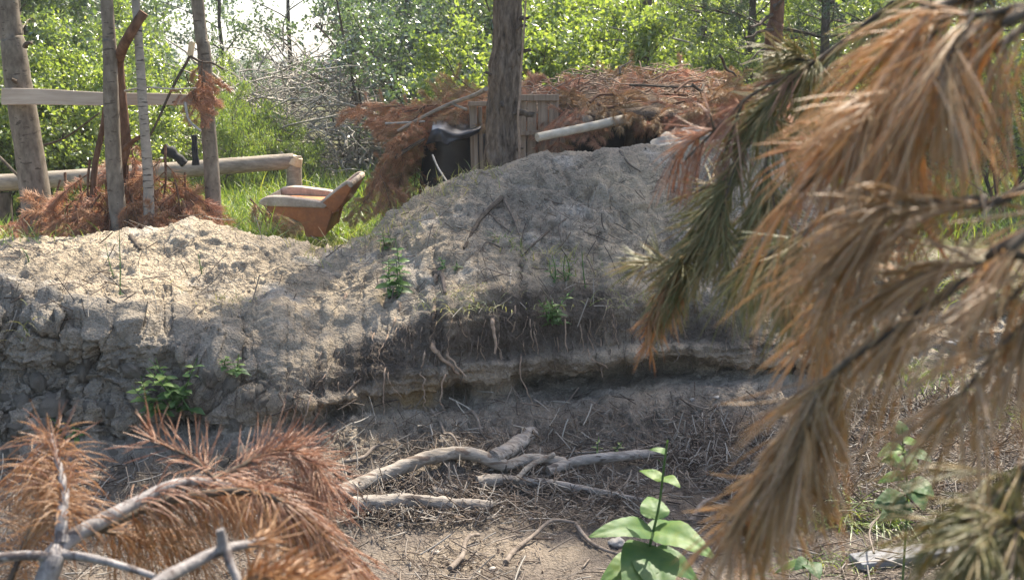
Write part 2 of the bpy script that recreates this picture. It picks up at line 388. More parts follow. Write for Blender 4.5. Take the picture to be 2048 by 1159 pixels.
# ------------------------------------------------------------------ ground materials
def soilmat(name, attr=True, base=((.30, .24, .17), (.42, .35, .26))):
    m, n, out = newmat(name)
    f1 = noise(n, 9, 6, None, .7); f2 = noise(n, 55, 5, None, .7); f3 = noise(n, 170, 3, None, .7)
    if attr:
        at = N_(n, 'ShaderNodeAttribute', attribute_name='soil'); c = at.outputs['Color']
    else:
        c = ramp(n, f1, [(.3, base[0]), (.7, base[1])])
    c = mixc(n, .75, c, ramp(n, f2, [(.30, (.58, .56, .54)), (.5, (.92, .92, .92)), (.72, (1.18, 1.16, 1.12))]), 'MULTIPLY')
    c = mixc(n, .6, c, ramp(n, f3, [(.32, (.55, .53, .51)), (.52, (1, 1, 1)), (.75, (1.2, 1.2, 1.18))]), 'MULTIPLY')
    vo = N_(n, 'ShaderNodeTexVoronoi'); vo.inputs['Scale'].default_value = 75; tc_ = N_(n, 'ShaderNodeTexCoord'); n.links.new(tc_.outputs['Object'], vo.inputs['Vector'])
    sb_ = N_(n, 'ShaderNodeMath', operation='MULTIPLY_ADD'); n.links.new(vo.outputs['Distance'], sb_.inputs[0]); sb_.inputs[1].default_value = -.7; n.links.new(f2, sb_.inputs[2])
    ad = N_(n, 'ShaderNodeMath', operation='ADD'); n.links.new(sb_.outputs[0], ad.inputs[0])
    mu = N_(n, 'ShaderNodeMath', operation='MULTIPLY'); n.links.new(f3, mu.inputs[0]); mu.inputs[1].default_value = .5
    n.links.new(mu.outputs[0], ad.inputs[1])
    princ(n, out, c, .95, bumpn(n, ad.outputs[0], .85, .022), .1)
    return m
M['soil'] = soilmat('sandy_soil')
M['meadow'] = soilmat('meadow_soil', False, ((.06, .07, .025), (.14, .13, .06)))
M['roofsoil'] = soilmat('roof_soil', False, ((.09, .065, .045), (.2, .15, .11)))

# ------------------------------------------------------------------ the earth bank with the floor in front of it
ST = np.array([  # px, base py, base z, undercut, lip py, crest py, crest Y, mid fraction
    (-900, 905, -.15, .08, 655, 505, 6.3, .50),
    (-300, 905, -.15, .08, 650, 498, 6.3, .50),
    (0,    905, -.15, .10, 645, 492, 6.3, .50),
    (150,  905, -.15, .10, 655, 473, 6.35, .52),
    (300,  895, -.13, .12, 690, 458, 6.4, .55),
    (420,  885, -.11, .15, 715, 452, 6.4, .55),
    (560,  872, -.09, .22, 735, 490, 6.3, .50),
    (660,  862, -.08, .28, 725, 524, 6.2, .46),
    (760,  850, -.07, .32, 690, 468, 6.3, .45),
    (880,  838, -.06, .32, 630, 385, 6.5, .46),
    (1000, 815, -.05, .28, 596, 331, 6.7, .50),
    (1120, 798, -.05, .26, 588, 314, 6.8, .52),
    (1240, 780, -.05, .26, 592, 305, 6.9, .53),
    (1360, 772, -.05, .26, 602, 292, 7.0, .53),
    (1480, 768, -.05, .24, 622, 290, 7.0, .53),
    (1600, 762, -.05, .18, 645, 330, 7.0, .52),
    (1750, 745, -.06, .08, 675, 450, 7.0, .50),
    (1900, 730, -.08, .03, 690, 540, 7.0, .50),
    (2100, 720, -.08, .02, 690, 570, 7.0, .50),
    (3000, 700, -.08, .02, 670, 560, 7.0, .50)])
PXS = np.concatenate([np.linspace(-900, -80, 70)[:-1], np.linspace(-80, 2130, 760), np.linspace(2130, 3000, 70)[1:]])
def pch(col):
    # smooth interpolation over the stations
    v = np.interp(PXS, ST[:, 0], ST[:, col])
    out = v.copy()
    for k in (1, 2, 3, 4, 5):
        out = out + np.interp(PXS - 9 * k, ST[:, 0], ST[:, col]) + np.interp(PXS + 9 * k, ST[:, 0], ST[:, col])
    return out / 11
b_py, b_z, uc0, lip, crest, cY, mf = [pch(k) for k in range(1, 8)]
one = np.stack([PXS / 70, PXS * 0, PXS * 0], 1)
uc = uc0 * (1.15 + .8 * fbm(one, .8, 3, 35)).clip(.45, 2) * (.12 + .88 * sstep(-.28, .0, fbm(one, .55, 2, 38)))
lip = lip + 22 * fbm(one, 1.0, 4, 31) * sstep(1900, 1500, PXS)
b_py = b_py + 26 * fbm(one, .45, 4, 41, .6)
crest = crest + 6 * fbm(one, .8, 3, 51)
def Yat(py, z):
    v = (579.5 - py) / FPX; return (z - CAMZ) * (CP + v * SP) / (-SP + v * CP)
def zat(py, Y):
    v = (579.5 - py) / FPX; return CAMZ + Y * (-SP + v * CP) / (CP + v * SP)
yb = Yat(b_py, b_z)
lipY = yb + .17
lipz = zat(lip, lipY)
crz = zat(crest, cY)
midY = lipY + (cY - lipY) * .5
midz = lipz + (crz - lipz) * mf
clodz = sstep(620, 430, PXS)          # the broken, clodded part of the face at the left
keys = [  # (Y, z) per column
    (0 * PXS + .7, 0 * PXS + .02),
    (0 * PXS + 2.4, 0 * PXS - .10),
    (0 * PXS + 3.5, 0 * PXS - .24),
    (yb - .75, b_z * 0 - .28 + .05 * sstep(1400, 2000, PXS)),
    (yb - .06, b_z),
    (yb + uc, b_z + .045),
    (yb + .02 + .05 * clodz + .07 * fbm(one, .7, 3, 36), b_z + .14 + .07 * fbm(one, .6, 3, 37)),
    (yb + .07 + .10 * clodz, b_z + .13 + (lipz - b_z - .13) * .5),
    (lipY - .04 * clodz, lipz),
    (lipY + .22, lipz + .075),
    (midY, midz),
    (cY, crz),
    (cY + .9, crz - .16),
    (cY + 2.3, .42 * crz),
    (cY + 4.3, 0 * PXS - .25)]
SEG = [8, 26, 46, 60, 22, 22, 44, 50, 24, 56, 70, 26, 12, 6]
rowsY, rowsZ, kk = [], [], []
K = len(keys)
KY = np.stack([k[0] for k in keys]); KZ = np.stack([k[1] for k in keys])
for i in range(K - 1):
    i0, i3 = max(i - 1, 0), min(i + 2, K - 1)
    tension = .5
    n = SEG[i]
    for j in range(n + (1 if i == K - 2 else 0)):
        t = j / n
        h1, h2 = 2 * t ** 3 - 3 * t ** 2 + 1, -2 * t ** 3 + 3 * t ** 2
        h3, h4 = t ** 3 - 2 * t ** 2 + t, t ** 3 - t ** 2
        for KA, rows in ((KY, rowsY), (KZ, rowsZ)):
            a, b = KA[i], KA[i + 1]
            m0 = (b - KA[i0]) * tension; m1 = (KA[i3] - a) * tension
            lim = 1.5 * np.abs(b - a) + .02
            m0 = np.clip(m0, -lim, lim); m1 = np.clip(m1, -lim, lim)
            rows.append(h1 * a + h2 * b + h3 * m0 + h4 * m1)
        kk.append(i + t)
GY = np.array(rowsY); GZ = np.array(rowsZ); kk = np.array(kk)
dep = GY * CP + (CAMZ - GZ) * SP
GX = (PXS[None] - 1024) / FPX * dep
G = np.stack([GX, GY, GZ], -1)                 # rows x cols x 3
NR, NC = GY.shape
def gnormals(G):
    du = np.gradient(G, axis=1); dv = np.gradient(G, axis=0)
    n = np.cross(du, dv); return unit(n)
KK = np.repeat(kk[:, None], NC, 1).ravel(); PX2 = np.repeat(PXS[None], NR, 0).ravel()
p = G.reshape(-1, 3); nrm = gnormals(G).reshape(-1, 3)
fade = sstep(0.2, 1.2, KK) * sstep(13.6, 12.5, KK)
wl_floor = sstep(4.4, 3.4, KK)
wl_face = sstep(4.2, 5.2, KK) * sstep(8.6, 7.6, KK)
wl_slope = sstep(7.7, 8.6, KK) * sstep(13, 12, KK)
leftz = sstep(640, 420, PX2) * sstep(4.4, 5.6, KK) * sstep(9.4, 8.3, KK)    # clods
# large form
d = .055 * fbm(p, 1.6, 3, 1) * fade * (1 - .6 * wl_floor)
d += .024 * fbm(p, 5.5, 4, 5) * fade * (1 - .35 * wl_floor)
rid = 1 - np.abs(fbm(p + .03 * fbm(p, 12, 2, 71)[:, None], 7.0, 4, 9)); d += .034 * (rid - .75) * wl_slope
d += .022 * fbm(p, 24, 3, 12) * fade * (.45 + .55 * wl_slope)
d += .010 * fbm(p, 62, 2, 15) * fade
# pocked crust on the slopes
f1, f2, cid = voro(p * (1, 1, 1.3), 13, 3)
d += wl_slope * (.014 * (cid - .5) + .007 * sstep(.0, .25, f2 - f1)) * sstep(-.25, .25, fbm(p, 1.1, 2, 77))
# lumps, slumped plates and crumbs
tz = fbm(p, 3.2, 4, 171, .55); d += wl_slope * (.032 * tz + .022 * sstep(.02, .10, fbm(p, 2.7, 3, 172)) - .03 * sstep(.06, .0, np.abs(fbm(p, 2.1, 3, 173))) * sstep(-.1, .2, fbm(p, .9, 2, 174)))
c1, c2_, cc = voro(p + .01 * fbm(p, 40, 2, 175)[:, None], 30, 176); crumb = sstep(.55, .1, c1) * (cc > .45)
d += crumb * .010 * (.35 + .65 * sstep(-.2, .3, fbm(p, 2.0, 2, 177))) * fade
scr = sstep(3.0, 3.6, KK) * sstep(5.0, 4.4, KK); d += scr * (.05 * fbm(p, 4, 4, 191, .6) + .03 * fbm(p, 16, 3, 192, .6))
# streaks on the face
st = fbm(p * (1, 1, .28), 20, 3, 21); d += .024 * st * wl_face * (1 - leftz)
# strata: ledges that run along the face
ly = fbm(np.stack([p[:, 0] * .6, p[:, 1] * 0, p[:, 2] * 7], 1), 2.0, 3, 23); d += .05 * ly * wl_face * (1 - leftz)
d += (.05 * fbm(p, 2.6, 3, 24) + .035 * fbm(p * (1, 1, .8), 11, 4, 25, .65)) * wl_face * (1 - leftz)
# clods: big blocks with cracks between them, smaller blocks on those
pw = p + .10 * np.stack([fbm(p, 6, 2, 61), fbm(p, 6, 2, 62), fbm(p, 6, 2, 63)], 1)
f1, f2, cid = voro(pw * (1, .8, 1.5) + .06 * fbm(p, 14, 2, 64)[:, None], 3.3, 8)
g1, g2, cid2 = voro(pw * (1, 1, 1.2) + .03 * fbm(p, 25, 2, 65)[:, None], 8.5, 18)
cm = sstep(-.25, .25, fbm(p, 2.2, 2, 66)); cm2 = sstep(-.1, .35, fbm(p, 4, 2, 67))
crack = sstep(.10, .0, f2 - f1) * cm; crack2 = sstep(.10, .0, g2 - g1) * cm2
rl = 1 - 2 * np.abs(fbm(p, 6, 4, 68))
d += leftz * (.075 * (cid - .45) - .045 * crack + .025 * (cid2 - .5) - .02 * crack2 + .05 * (1 - 2 * np.abs(fbm(pw, 4.5, 5, 68, .62))) + .045 * fbm(p, 15, 4, 69, .68))
# slump cracks on the left mound: thin ledges
lz = sstep(700, 500, PX2) * sstep(8.0, 8.6, KK) * sstep(10.2, 9.4, KK)
cr = np.abs(fbm(np.stack([p[:, 0] * .45, p[:, 1], p[:, 2]], 1), 2.4, 3, 91)); d -= lz * .09 * sstep(.05, .0, cr)
lz2 = sstep(.03, .12, fbm(np.stack([p[:, 0] * .45, p[:, 1], p[:, 2]], 1), 2.4, 3, 91)); d += lz * .055 * lz2
d = d * fade
p = p + nrm * d[:, None]
# soil colours (the soil itself: sand, grey silt, humus, clay, ochre)
q = p
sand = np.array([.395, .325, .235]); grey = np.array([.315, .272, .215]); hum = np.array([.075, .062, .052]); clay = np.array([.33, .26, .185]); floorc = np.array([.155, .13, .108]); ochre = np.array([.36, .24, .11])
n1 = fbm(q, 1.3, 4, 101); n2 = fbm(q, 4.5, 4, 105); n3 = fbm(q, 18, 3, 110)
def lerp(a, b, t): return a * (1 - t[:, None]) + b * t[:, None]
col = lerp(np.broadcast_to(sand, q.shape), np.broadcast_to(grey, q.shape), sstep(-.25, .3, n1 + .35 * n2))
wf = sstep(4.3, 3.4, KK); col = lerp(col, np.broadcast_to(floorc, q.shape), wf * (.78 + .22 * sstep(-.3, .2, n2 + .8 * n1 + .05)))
humw = sstep(5.8, 7.0, KK) * sstep(8.7, 8.1, KK + .35 * n2) * sstep(520, 760, PX2)
col = lerp(col, np.broadcast_to(hum, q.shape), humw * sstep(-.45, .35, n2 + .1) * .85)
clw = sstep(4.6, 5.2, KK) * sstep(6.6, 6.1, KK)
col = lerp(col, np.broadcast_to(clay, q.shape), clw * .8)
col = lerp(col, np.broadcast_to(ochre, q.shape), clw * sstep(.15, .45, n2) * .7)
pat = fbm(q, 2.4, 4, 181, .6); col = col * (1 + .38 * np.clip(pat, -.6, .6) * fade)[:, None]
wht = wl_slope * sstep(.12, .4, fbm(q, 3.6, 4, 183, .6)) * .55; col = lerp(col, np.broadcast_to(np.array([.47, .435, .38]), q.shape), wht)
# dark organic crumbs on the slope
col = lerp(col, np.broadcast_to(np.array([.17, .145, .115]), q.shape), wl_slope * sstep(.22, .5, n3 + .6 * n2) * .6)
col = lerp(col, np.broadcast_to(np.array([.13, .115, .075]), q.shape), sstep(1650, 1850, PX2) * sstep(9, 10, KK) * .85)
col = lerp(col, np.broadcast_to(np.array([.285, .252, .208]), q.shape), leftz * .65)
bm_ = MB(); idx = np.arange(NR * NC).reshape(NR, NC)
bm_.add(p, np.stack([idx[:-1, :-1], idx[:-1, 1:], idx[1:, 1:], idx[1:, :-1]], -1).reshape(-1, 4))
bank = bm_.build('earth_bank', M['soil']); tag(bank, 'sandy earth bank with an eroded undercut face above the littered floor', None, None, 'structure')
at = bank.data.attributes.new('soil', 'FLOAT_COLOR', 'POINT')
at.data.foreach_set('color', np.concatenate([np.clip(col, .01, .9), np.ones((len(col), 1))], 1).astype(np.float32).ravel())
step = 2
tv = p.reshape(NR, NC, 3)[::step, ::step]; r2, c2 = tv.shape[:2]
ii = np.arange(r2 * c2).reshape(r2, c2)
BV = BVHTree.FromPolygons(tv.reshape(-1, 3).tolist(), np.stack([ii[:-1, :-1], ii[:-1, 1:], ii[1:, 1:], ii[1:, :-1]], -1).reshape(-1, 4).tolist())

# ------------------------------------------------------------------ the ground around and behind
def hill(x, y):
    z = -.55 + .55 * sstep(6.8, 9.6, y) - .12
    z = z + .12 * sstep(9.6, 12, y) + .010 * np.maximum(y - 30, 0)
    q = np.stack([x, y, x * 0], 1)
    return z + .05 * fbm(q, .5, 3, 201) * sstep(7, 10, y)
xs = np.concatenate([np.linspace(-220, -16, 30)[:-1], np.linspace(-16, 16, 130), np.linspace(16, 220, 30)[1:]])
ys = np.concatenate([np.linspace(-30, 5, 20)[:-1], np.linspace(5, 32, 110), np.linspace(32, 400, 50)[1:]])
X, Y = np.meshgrid(xs, ys); gp = np.stack([X.ravel(), Y.ravel(), hill(X.ravel(), Y.ravel())], 1)
gi = np.arange(X.size).reshape(X.shape)
gm = MB(); gm.add(gp, np.stack([gi[:-1, :-1], gi[:-1, 1:], gi[1:, 1:], gi[1:, :-1]], -1).reshape(-1, 4))
ground = gm.build('ground', M['meadow']); tag(ground, None, None, None, 'structure')
TV = BVHTree.FromPolygons(gp.tolist(), np.stack([gi[:-1, :-1], gi[:-1, 1:], gi[1:, 1:], gi[1:, :-1]], -1).reshape(-1, 4).tolist())
def gz(x, y):
    """height of the ground (bank or meadow) at x, y"""
    z = -9
    for b in (BV, TV):
        h = b.ray_cast(Vector((x, y, 40)), Vector((0, 0, -1)))
        if h[0] is not None: z = max(z, h[0].z)
    return z
def hit(px, py, lift=0.0):
    """where the photograph's ray at px, py meets the ground"""
    o = Vector((0, 0, CAMZ)); d = ray(px, py); best = None
    for b in (BV, TV):
        h = b.ray_cast(o, d)
        if h[0] is not None and (best is None or h[3] < best[3]): best = h
    if best is None: return None, None
    n = best[1] if best[1].z > -.5 else -best[1]
    if n.dot(d) > 0: n = -n
    return np.array(best[0] + n * lift), np.array(n)
def hp(px, py, lift=0.0):
    a = hit(px, py, lift)[0]
    return a if a is not None else P(px, py, 12)
# ------------------------------------------------------------------ tree builders
def tree_paths(g, h, spread, nb, base=.25, up=.5, lean=(0, 0), subs=5, wobble=.05):
    """trunk path, branch paths and twig paths of a broadleaf tree standing at the origin"""
    n = 12
    t = np.linspace(0, 1, n)[:, None]
    tr = np.array([[0, 0, 0]]) * (1 - t) + np.array([[lean[0], lean[1], h]]) * t
    tr[:, :2] += np.cumsum(g.normal(0, wobble, (n, 2)), 0) * t
    br, tw = [], []
    for k in range(nb):
        f = base + (1 - base) * (k + g.random()) / nb * .97
        i = f * (n - 1); a = tr[int(i)] + (tr[min(int(i) + 1, n - 1)] - tr[int(i)]) * (i - int(i))
        az = g.random() * 6.283; L = spread * (1.15 - .75 * f) * g.uniform(.7, 1.2)
        d = np.array([math.cos(az), math.sin(az), up + g.normal(0, .2)])
        m = 7; u = np.linspace(0, 1, m)[:, None]
        b = a + unit(d) * L * u; b[:, 2] += -.25 * L * (u[:, 0] ** 2) * g.random(); b += np.cumsum(g.normal(0, .02 * L, (m, 3)), 0) * u
        br.append((b, f))
        for s in range(subs):
            j = g.integers(2, m); o = b[j]; d2 = unit(unit(d) + g.normal(0, .75, 3)); l2 = L * g.uniform(.25, .5)
            v = np.linspace(0, 1, 5)[:, None]; w2 = o + d2 * l2 * v; w2[:, 2] -= .3 * l2 * v[:, 0] ** 2
            tw.append(w2)
    return tr, br, tw
def broad_tree(name, seed, h, spread, nb, r0, leafm, barkm, nleaf, lsize, base=.25, up=.5, subs=5, lean=(0, 0), lratio=.6, hang=0.0, jitter=.09, stems=1, nocrown_below=None):
    """a root Empty > trunk, crown; returned unplaced at the origin"""
    g = np.random.default_rng(seed)
    root = thing(name, (0, 0, 0), 'x', 'tree')
    tb = MB(); C, A = [], []
    for s in range(stems):
        ln = lean if stems == 1 else (g.normal(0, h * .22), g.normal(0, h * .22))
        tr, br, tw = tree_paths(g, h * (1 if s == 0 else g.uniform(.6, 1)), spread, nb, base, up, ln, subs)
        rr = r0 * (1 - .85 * np.linspace(0, 1, len(tr))); rr[0] *= 1.25
        tubes(tb, tr[None], rr[None], 8, noise=.08)
        if br:
            bp = np.stack([b for b, f in br]); b0 = np.array([max(r0 * .42 * (1.1 - f), .006) for b, f in br])
            tubes(tb, bp, b0[:, None] * np.linspace(1, .25, 7)[None], 5)
        if tw:
            tp = np.stack(tw); tubes(tb, tp, np.full((len(tw), 1), max(r0 * .07, .004)) * np.linspace(1, .4, 5)[None], 3)
            k = nleaf // stems; i = g.integers(0, len(tw), k); u = g.random(k) ** .8 * 4
            a = np.minimum(u.astype(int), 3); f = (u - a)[:, None]
            c = tp[i, a] * (1 - f) + tp[i, a + 1] * f
            C.append(c + g.normal(0, jitter, (k, 3)))
    C = np.concatenate(C)
    ax = g.normal(0, 1, C.shape); ax[:, 2] -= .5 + 2 * hang; nr = g.normal(0, 1, C.shape); nr[:, 2] += .6
    cb = MB(); sz = lsize * g.uniform(.6, 1.3, len(C))
    rnd = np.clip(.5 + .28 * g.normal(0, 1, len(C)) + .35 * fbm(C, 1.2, 2, seed), 0, 1)
    rleaf(cb, C, ax, nr, sz, sz * lratio, rnd)
    tb.build('trunk', barkm, root); cb.build('crown', leafm, root, smooth=False)
    return root
def pine(name, seed, h, spread, r0, barkm, base=.15, whorls=14, ntuft=1600, lneed=.10, need=10, nw=.012, dead=.0):
    g = np.random.default_rng(seed)
    root = thing(name, (0, 0, 0), 'x', 'tree')
    tb = MB(); n = 14; t = np.linspace(0, 1, n)[:, None]
    tr = np.array([[0, 0, h]]) * t; tr[:, :2] += np.cumsum(g.normal(0, .03, (n, 2)), 0) * t
    tubes(tb, tr[None], (r0 * (1 - .9 * t[:, 0]))[None], 9, noise=.06)
    br, tips = [], []
    for k in range(whorls):
        f = base + (1 - base) * k / whorls
        for j in range(g.integers(4, 7)):
            az = g.random() * 6.283; L = spread * (1.1 - .85 * f) * g.uniform(.6, 1.15)
            a = np.array([0, 0, h * f]) + tr[int(f * (n - 1))] * (1, 1, 0)
            d = unit(np.array([math.cos(az), math.sin(az), .12 + .5 * f]))
            u = np.linspace(0, 1, 7)[:, None]; b = a + d * L * u; b[:, 2] += -.2 * L * u[:, 0] ** 1.5 + .22 * L * u[:, 0] ** 3
            b += np.cumsum(g.normal(0, .02 * L, (7, 3)), 0) * u; br.append(b)
    bp = np.stack(br); tubes(tb, bp, (r0 * .22) * np.linspace(1, .2, 7)[None] * np.ones((len(br), 1)), 4)
    k = ntuft; i = g.integers(0, len(br), k); u = np.clip(g.random(k) ** .55, 0, .999) * 6; a = u.astype(int); f = (u - a)[:, None]
    c = bp[i, a] * (1 - f) + bp[i, a + 1] * f; c = c + g.normal(0, .10, c.shape) * (.4 + spread * .4)
    dirs = unit(bp[i, -1] - bp[i, 0] + g.normal(0, .5, c.shape) + (0, 0, .4))
    cc = np.repeat(c, need, 0); dd = unit(np.repeat(dirs, need, 0) + g.normal(0, .65, (k * need, 3)))
    L = lneed * g.uniform(.7, 1.2, len(cc)); nr = g.normal(0, 1, cc.shape)
    cb = MB(); rleaf(cb, cc + dd * L[:, None] * .5, dd, nr, L, nw, np.repeat(g.random(k), need))
    tb.build('trunk', barkm, root); cb.build('crown', M['needle_green'], root, smooth=False)
    return root
used = set()
def put(proto, px, Y, label, group=None, scale=1.0, rz=None, base_py=None, z=None, cat=None):
    x = (px - 1024) / FPX * (Y * CP + 1.3 * SP)
    zz = gz(x, Y) - .03 if z is None else z
    rz = random.random() * 6.28 if rz is None else rz
    if proto.name in used:
        o = copy_thing(proto, label, (x, Y, zz), (0, 0, rz), scale, group)
    else:
        used.add(proto.name); o = proto; o.location = (x, Y, zz); o.rotation_euler = (0, 0, rz); o.scale = (scale,) * 3 if np.isscalar(scale) else scale; o['label'] = label
        if group: o['group'] = group
    if 'group' in o and not group: del o['group']
    if cat: o['category'] = cat
    return o

# ------------------------------------------------------------------ trees beside the bank, with crowns above the frame
def near_tree(name, label, pts, r0, r1, barkm, leafm, height, lsize, nleaf, crown_r, seed, sides=20, kind='broad', crown_from=3.2, noise_=.07, hi=False, cnoise=0):
    """trunk through the given points, carried on upward to a crown out of frame"""
    g = np.random.default_rng(seed)
    pts = [np.asarray(q, float) for q in pts]
    d = unit(pts[-1] - pts[-2]); d = unit(d * .45 + np.array((0, 0, .55)))
    top = pts[-1] + d * (height - pts[-1][2])
    root = thing(name, pts[0], label, 'tree')
    tb = MB(); full = pts + [pts[-1] + (top - pts[-1]) * .5, top]
    pth = smooth_path(full, 90 if hi else 40)
    s = np.linspace(0, 1, len(pth)); rr = r0 + (r1 - r0) * s
    rr = rr * (1 + .25 * np.exp(-s * 40))
    tubes(tb, pth[None], rr[None], sides, noise=noise_, seed=seed)
    cb = MB(); bps = []
    for k in range(34):
        f = crown_from / height + (1 - crown_from / height) * (k + g.random()) / 34 * .98
        a = pth[min(int(np.searchsorted(pth[:, 2], f * height)), len(pth) - 1)]
        az = g.random() * 6.283; L = crown_r * (1.2 - .75 * (f - crown_from / height)) * g.uniform(.6, 1.15)
        dd = unit(np.array([math.cos(az), math.sin(az), .35]))
        u = np.linspace(0, 1, 7)[:, None]; b = a + dd * L * u; b[:, 2] -= .18 * L * u[:, 0] ** 2; bps.append(b)
    bp = np.stack(bps); tubes(tb, bp, r0 * .22 * np.linspace(1, .2, 7)[None] * np.ones((len(bp), 1)), 5)
    i = g.integers(0, len(bp), nleaf); u = np.clip(g.random(nleaf) ** .6, 0, .999) * 6; a = u.astype(int); f = (u - a)[:, None]
    nc = 80 if nleaf < 20000 else 300; ci = g.integers(0, len(bp), nc); cu = g.integers(2, 7, nc); cen = bp[ci, cu]
    c = cen[g.integers(0, nc, nleaf)] + g.normal(0, .20, (nleaf, 3)) * (1.2, 1.2, .6)
    if kind == 'pine':
        dd = unit(g.normal(0, 1, c.shape) + (0, 0, .3)); rleaf(cb, c, dd, g.normal(0, 1, c.shape), lsize, lsize * .22, g.random(nleaf))
    else:
        rleaf(cb, c, g.normal(0, 1, c.shape) - (0, 0, .5), g.normal(0, 1, c.shape) + (0, 0, .6), lsize * g.uniform(.7, 1.2, nleaf), lsize * .65, g.random(nleaf))
    tr = tb.build('trunk', barkm, root); cb.build('crown', leafm, root, smooth=False)
    return root, tr, pth, rr
def base_of(px, py, Y):
    a = P(px, py, Y); return np.array((a[0], a[1], gz(a[0], a[1]) - .08))

# big pine in the middle
pts = [base_of(1003, 340, 8.0), P(1005, 330, 8.0), P(1010, 150, 8.0), P(1016, -20, 8.0)]
pine_root, ptr, ppath, prr = near_tree('pine_tree', 'thick grey-brown pine trunk rising in front of the dugout planks', pts, .148, .06, M['pine_bark'], M['needle_green'], 9.0, .15, 10000, 1.2, 11, 96, 'pine', 6.4, .05, True)
# bark relief on the pine: plates between furrows
me = ptr.data; co = np.empty(len(me.vertices) * 3); me.vertices.foreach_get('co', co); co = co.reshape(-1, 3) + np.array(pine_root.location)
m = co[:, 2] < 3.0
q = co[m]; axis = np.stack([np.interp(q[:, 2], ppath[:, 2], ppath[:, 0]), np.interp(q[:, 2], ppath[:, 2], ppath[:, 1]), q[:, 2]], 1)
rad = unit(q - axis)
f1, f2, cid = voro(q * (1, 1, .33), 24, 44)
co[m] = q + rad * (.018 * sstep(0, .3, f2 - f1) + .010 * cid - .014)[:, None]
me.vertices.foreach_set('co', (co - np.array(pine_root.location)).ravel()); me.update()
def stub(parent, a, b, r, mat, name='branch_stub', bend=.02):
    mb = MB(); limb(mb, wob(a, b, 6, bend), r, r * .55, 8, 7, True, .1); return mb.build(name, mat, parent)
for (px, py, ex, ey, r) in [(1042, 105, 1062, 100, .02), (1040, 225, 1066, 232, .028), (1030, 228, 1070, 226, .012), (1044, 40, 1058, 36, .016), (1036, 60, 1052, 52, .014), (976, 150, 968, 146, .012), (1040, 300, 1046, 296, .012), (1010, 205, 1004, 214, .02)]:
    stub(pine_root, P(px - (4 if px > 1000 else -4), py, 7.9), P(ex, ey, 7.82), r, M['dark_bark'])
# pale dead vine / split sapling that runs up the right side of the pine
mb = MB(); vp = [P(1037, 330, 7.83), P(1039, 290, 7.83), P(1036, 235, 7.81), P(1040, 190, 7.82), P(1043, 130, 7.82), P(1048, 60, 7.83), P(1053, -20, 7.84)]
limb(mb, vp, .010, .007, 30, 6, False, .15)
tag(mb.build('dead_vine', M['straw']), 'thin pale dead stem running up the side of the thick pine trunk', 'vine')

# four poles of the left fence
T = []
T.append(near_tree('aspen_tree', 'leaning thick grey trunk at the left edge behind the end of the board', [base_of(80, 450, 7.75), P(66, 350, 7.75), P(40, 190, 7.75), P(26, 90, 7.75), P(12, -20, 7.75)], .112, .05, M['aspen_bark'], M['leaf_mid'], 7.5, .09, 3500, 1.1, 21, 26, crown_from=4.0))
T.append(near_tree('aspen_tree', 'straight grey trunk in front of the board, left of the thin white birch', [base_of(240, 460, 7.2), P(228, 330, 7.2), P(222, 190, 7.2), P(219, 90, 7.2), P(212, -20, 7.2)], .056, .03, M['aspen_bark'], M['leaf_mid'], 7.0, .09, 3000, 1.0, 22, 20, crown_from=4.0))
T.append(near_tree('birch_tree', 'thin white birch trunk with black marks crossing the board', [base_of(297, 458, 7.15), P(296, 350, 7.15), P(287, 230, 7.15), P(280, 120, 7.15), P(270, -20, 7.15)], .036, .02, M['birch_bark'], M['leaf_bright'], 6.0, .08, 2200, 1.0, 23, 16, crown_from=3.3))
T.append(near_tree('aspen_tree', 'brownish straight trunk carrying the right end of the board', [base_of(428, 435, 7.6), P(424, 350, 7.6), P(414, 220, 7.6), P(408, 100, 7.6), P(393, -20, 7.6)], .056, .035, M['aspen_bark'], M['leaf_mid'], 7.5, .09, 5500, 1.5, 24, 20, crown_from=3.5))
for root, tr, pth, rr in T[:2]:
    pass
stub(T[0][0], P(50, 95, 7.66), P(62, 88, 7.6), .02, M['dark_bark']); stub(T[0][0], P(30, 165, 7.66), P(22, 158, 7.6), .018, M['dark_bark'])
stub(T[3][0], P(412, 180, 7.6), P(452, 162, 7.55), .008, M['dark_bark'])
# trees behind the dugout that shade the bank
tr5 = near_tree('pine_tree', 'slim dark pine trunk behind the middle of the dugout roof', [base_of(1287, 200, 15.), P(1288, 120, 15.), P(1291, 60, 15.), P(1296, -20, 15.)], .085, .05, M['pine_bark'], M['needle_green'], 10.5, .16, 7000, 1.5, 31, 16, 'pine', 6.5)
tr6 = near_tree('pine_tree', 'reddish pine trunk behind the right end of the dugout roof', [base_of(1538, 220, 10.3), P(1545, 110, 10.3), P(1551, 50, 10.3), P(1556, -20, 10.3)], .09, .045, M['red_bark'], M['needle_green'], 7.7, .15, 22000, 1.5, 32, 16, 'pine', 4.9)
for (px, py, ex, ey, r) in [(1292, 78, 1225, 55, .018), (1292, 78, 1380, 85, .02), (1292, 76, 1350, 60, .014), (1290, 130, 1240, 160, .01), (1293, 75, 1190, 82, .013)]:
    stub(tr5[0], P(px, py, 14.9), P(ex, ey, 14.6), r, M['grey_twig'], 'dead_branch', .12)
for (px, py, ex, ey, r) in [(1545, 30, 1500, 52, .022), (1545, 60, 1490, 75, .02), (1548, 14, 1600, -10, .03), (1544, 95, 1480, 130, .015)]:
    stub(tr6[0], P(px, py, 10.22), P(ex, ey, 10.0), r * .85, M['dark_bark'], 'dead_branch', .07)

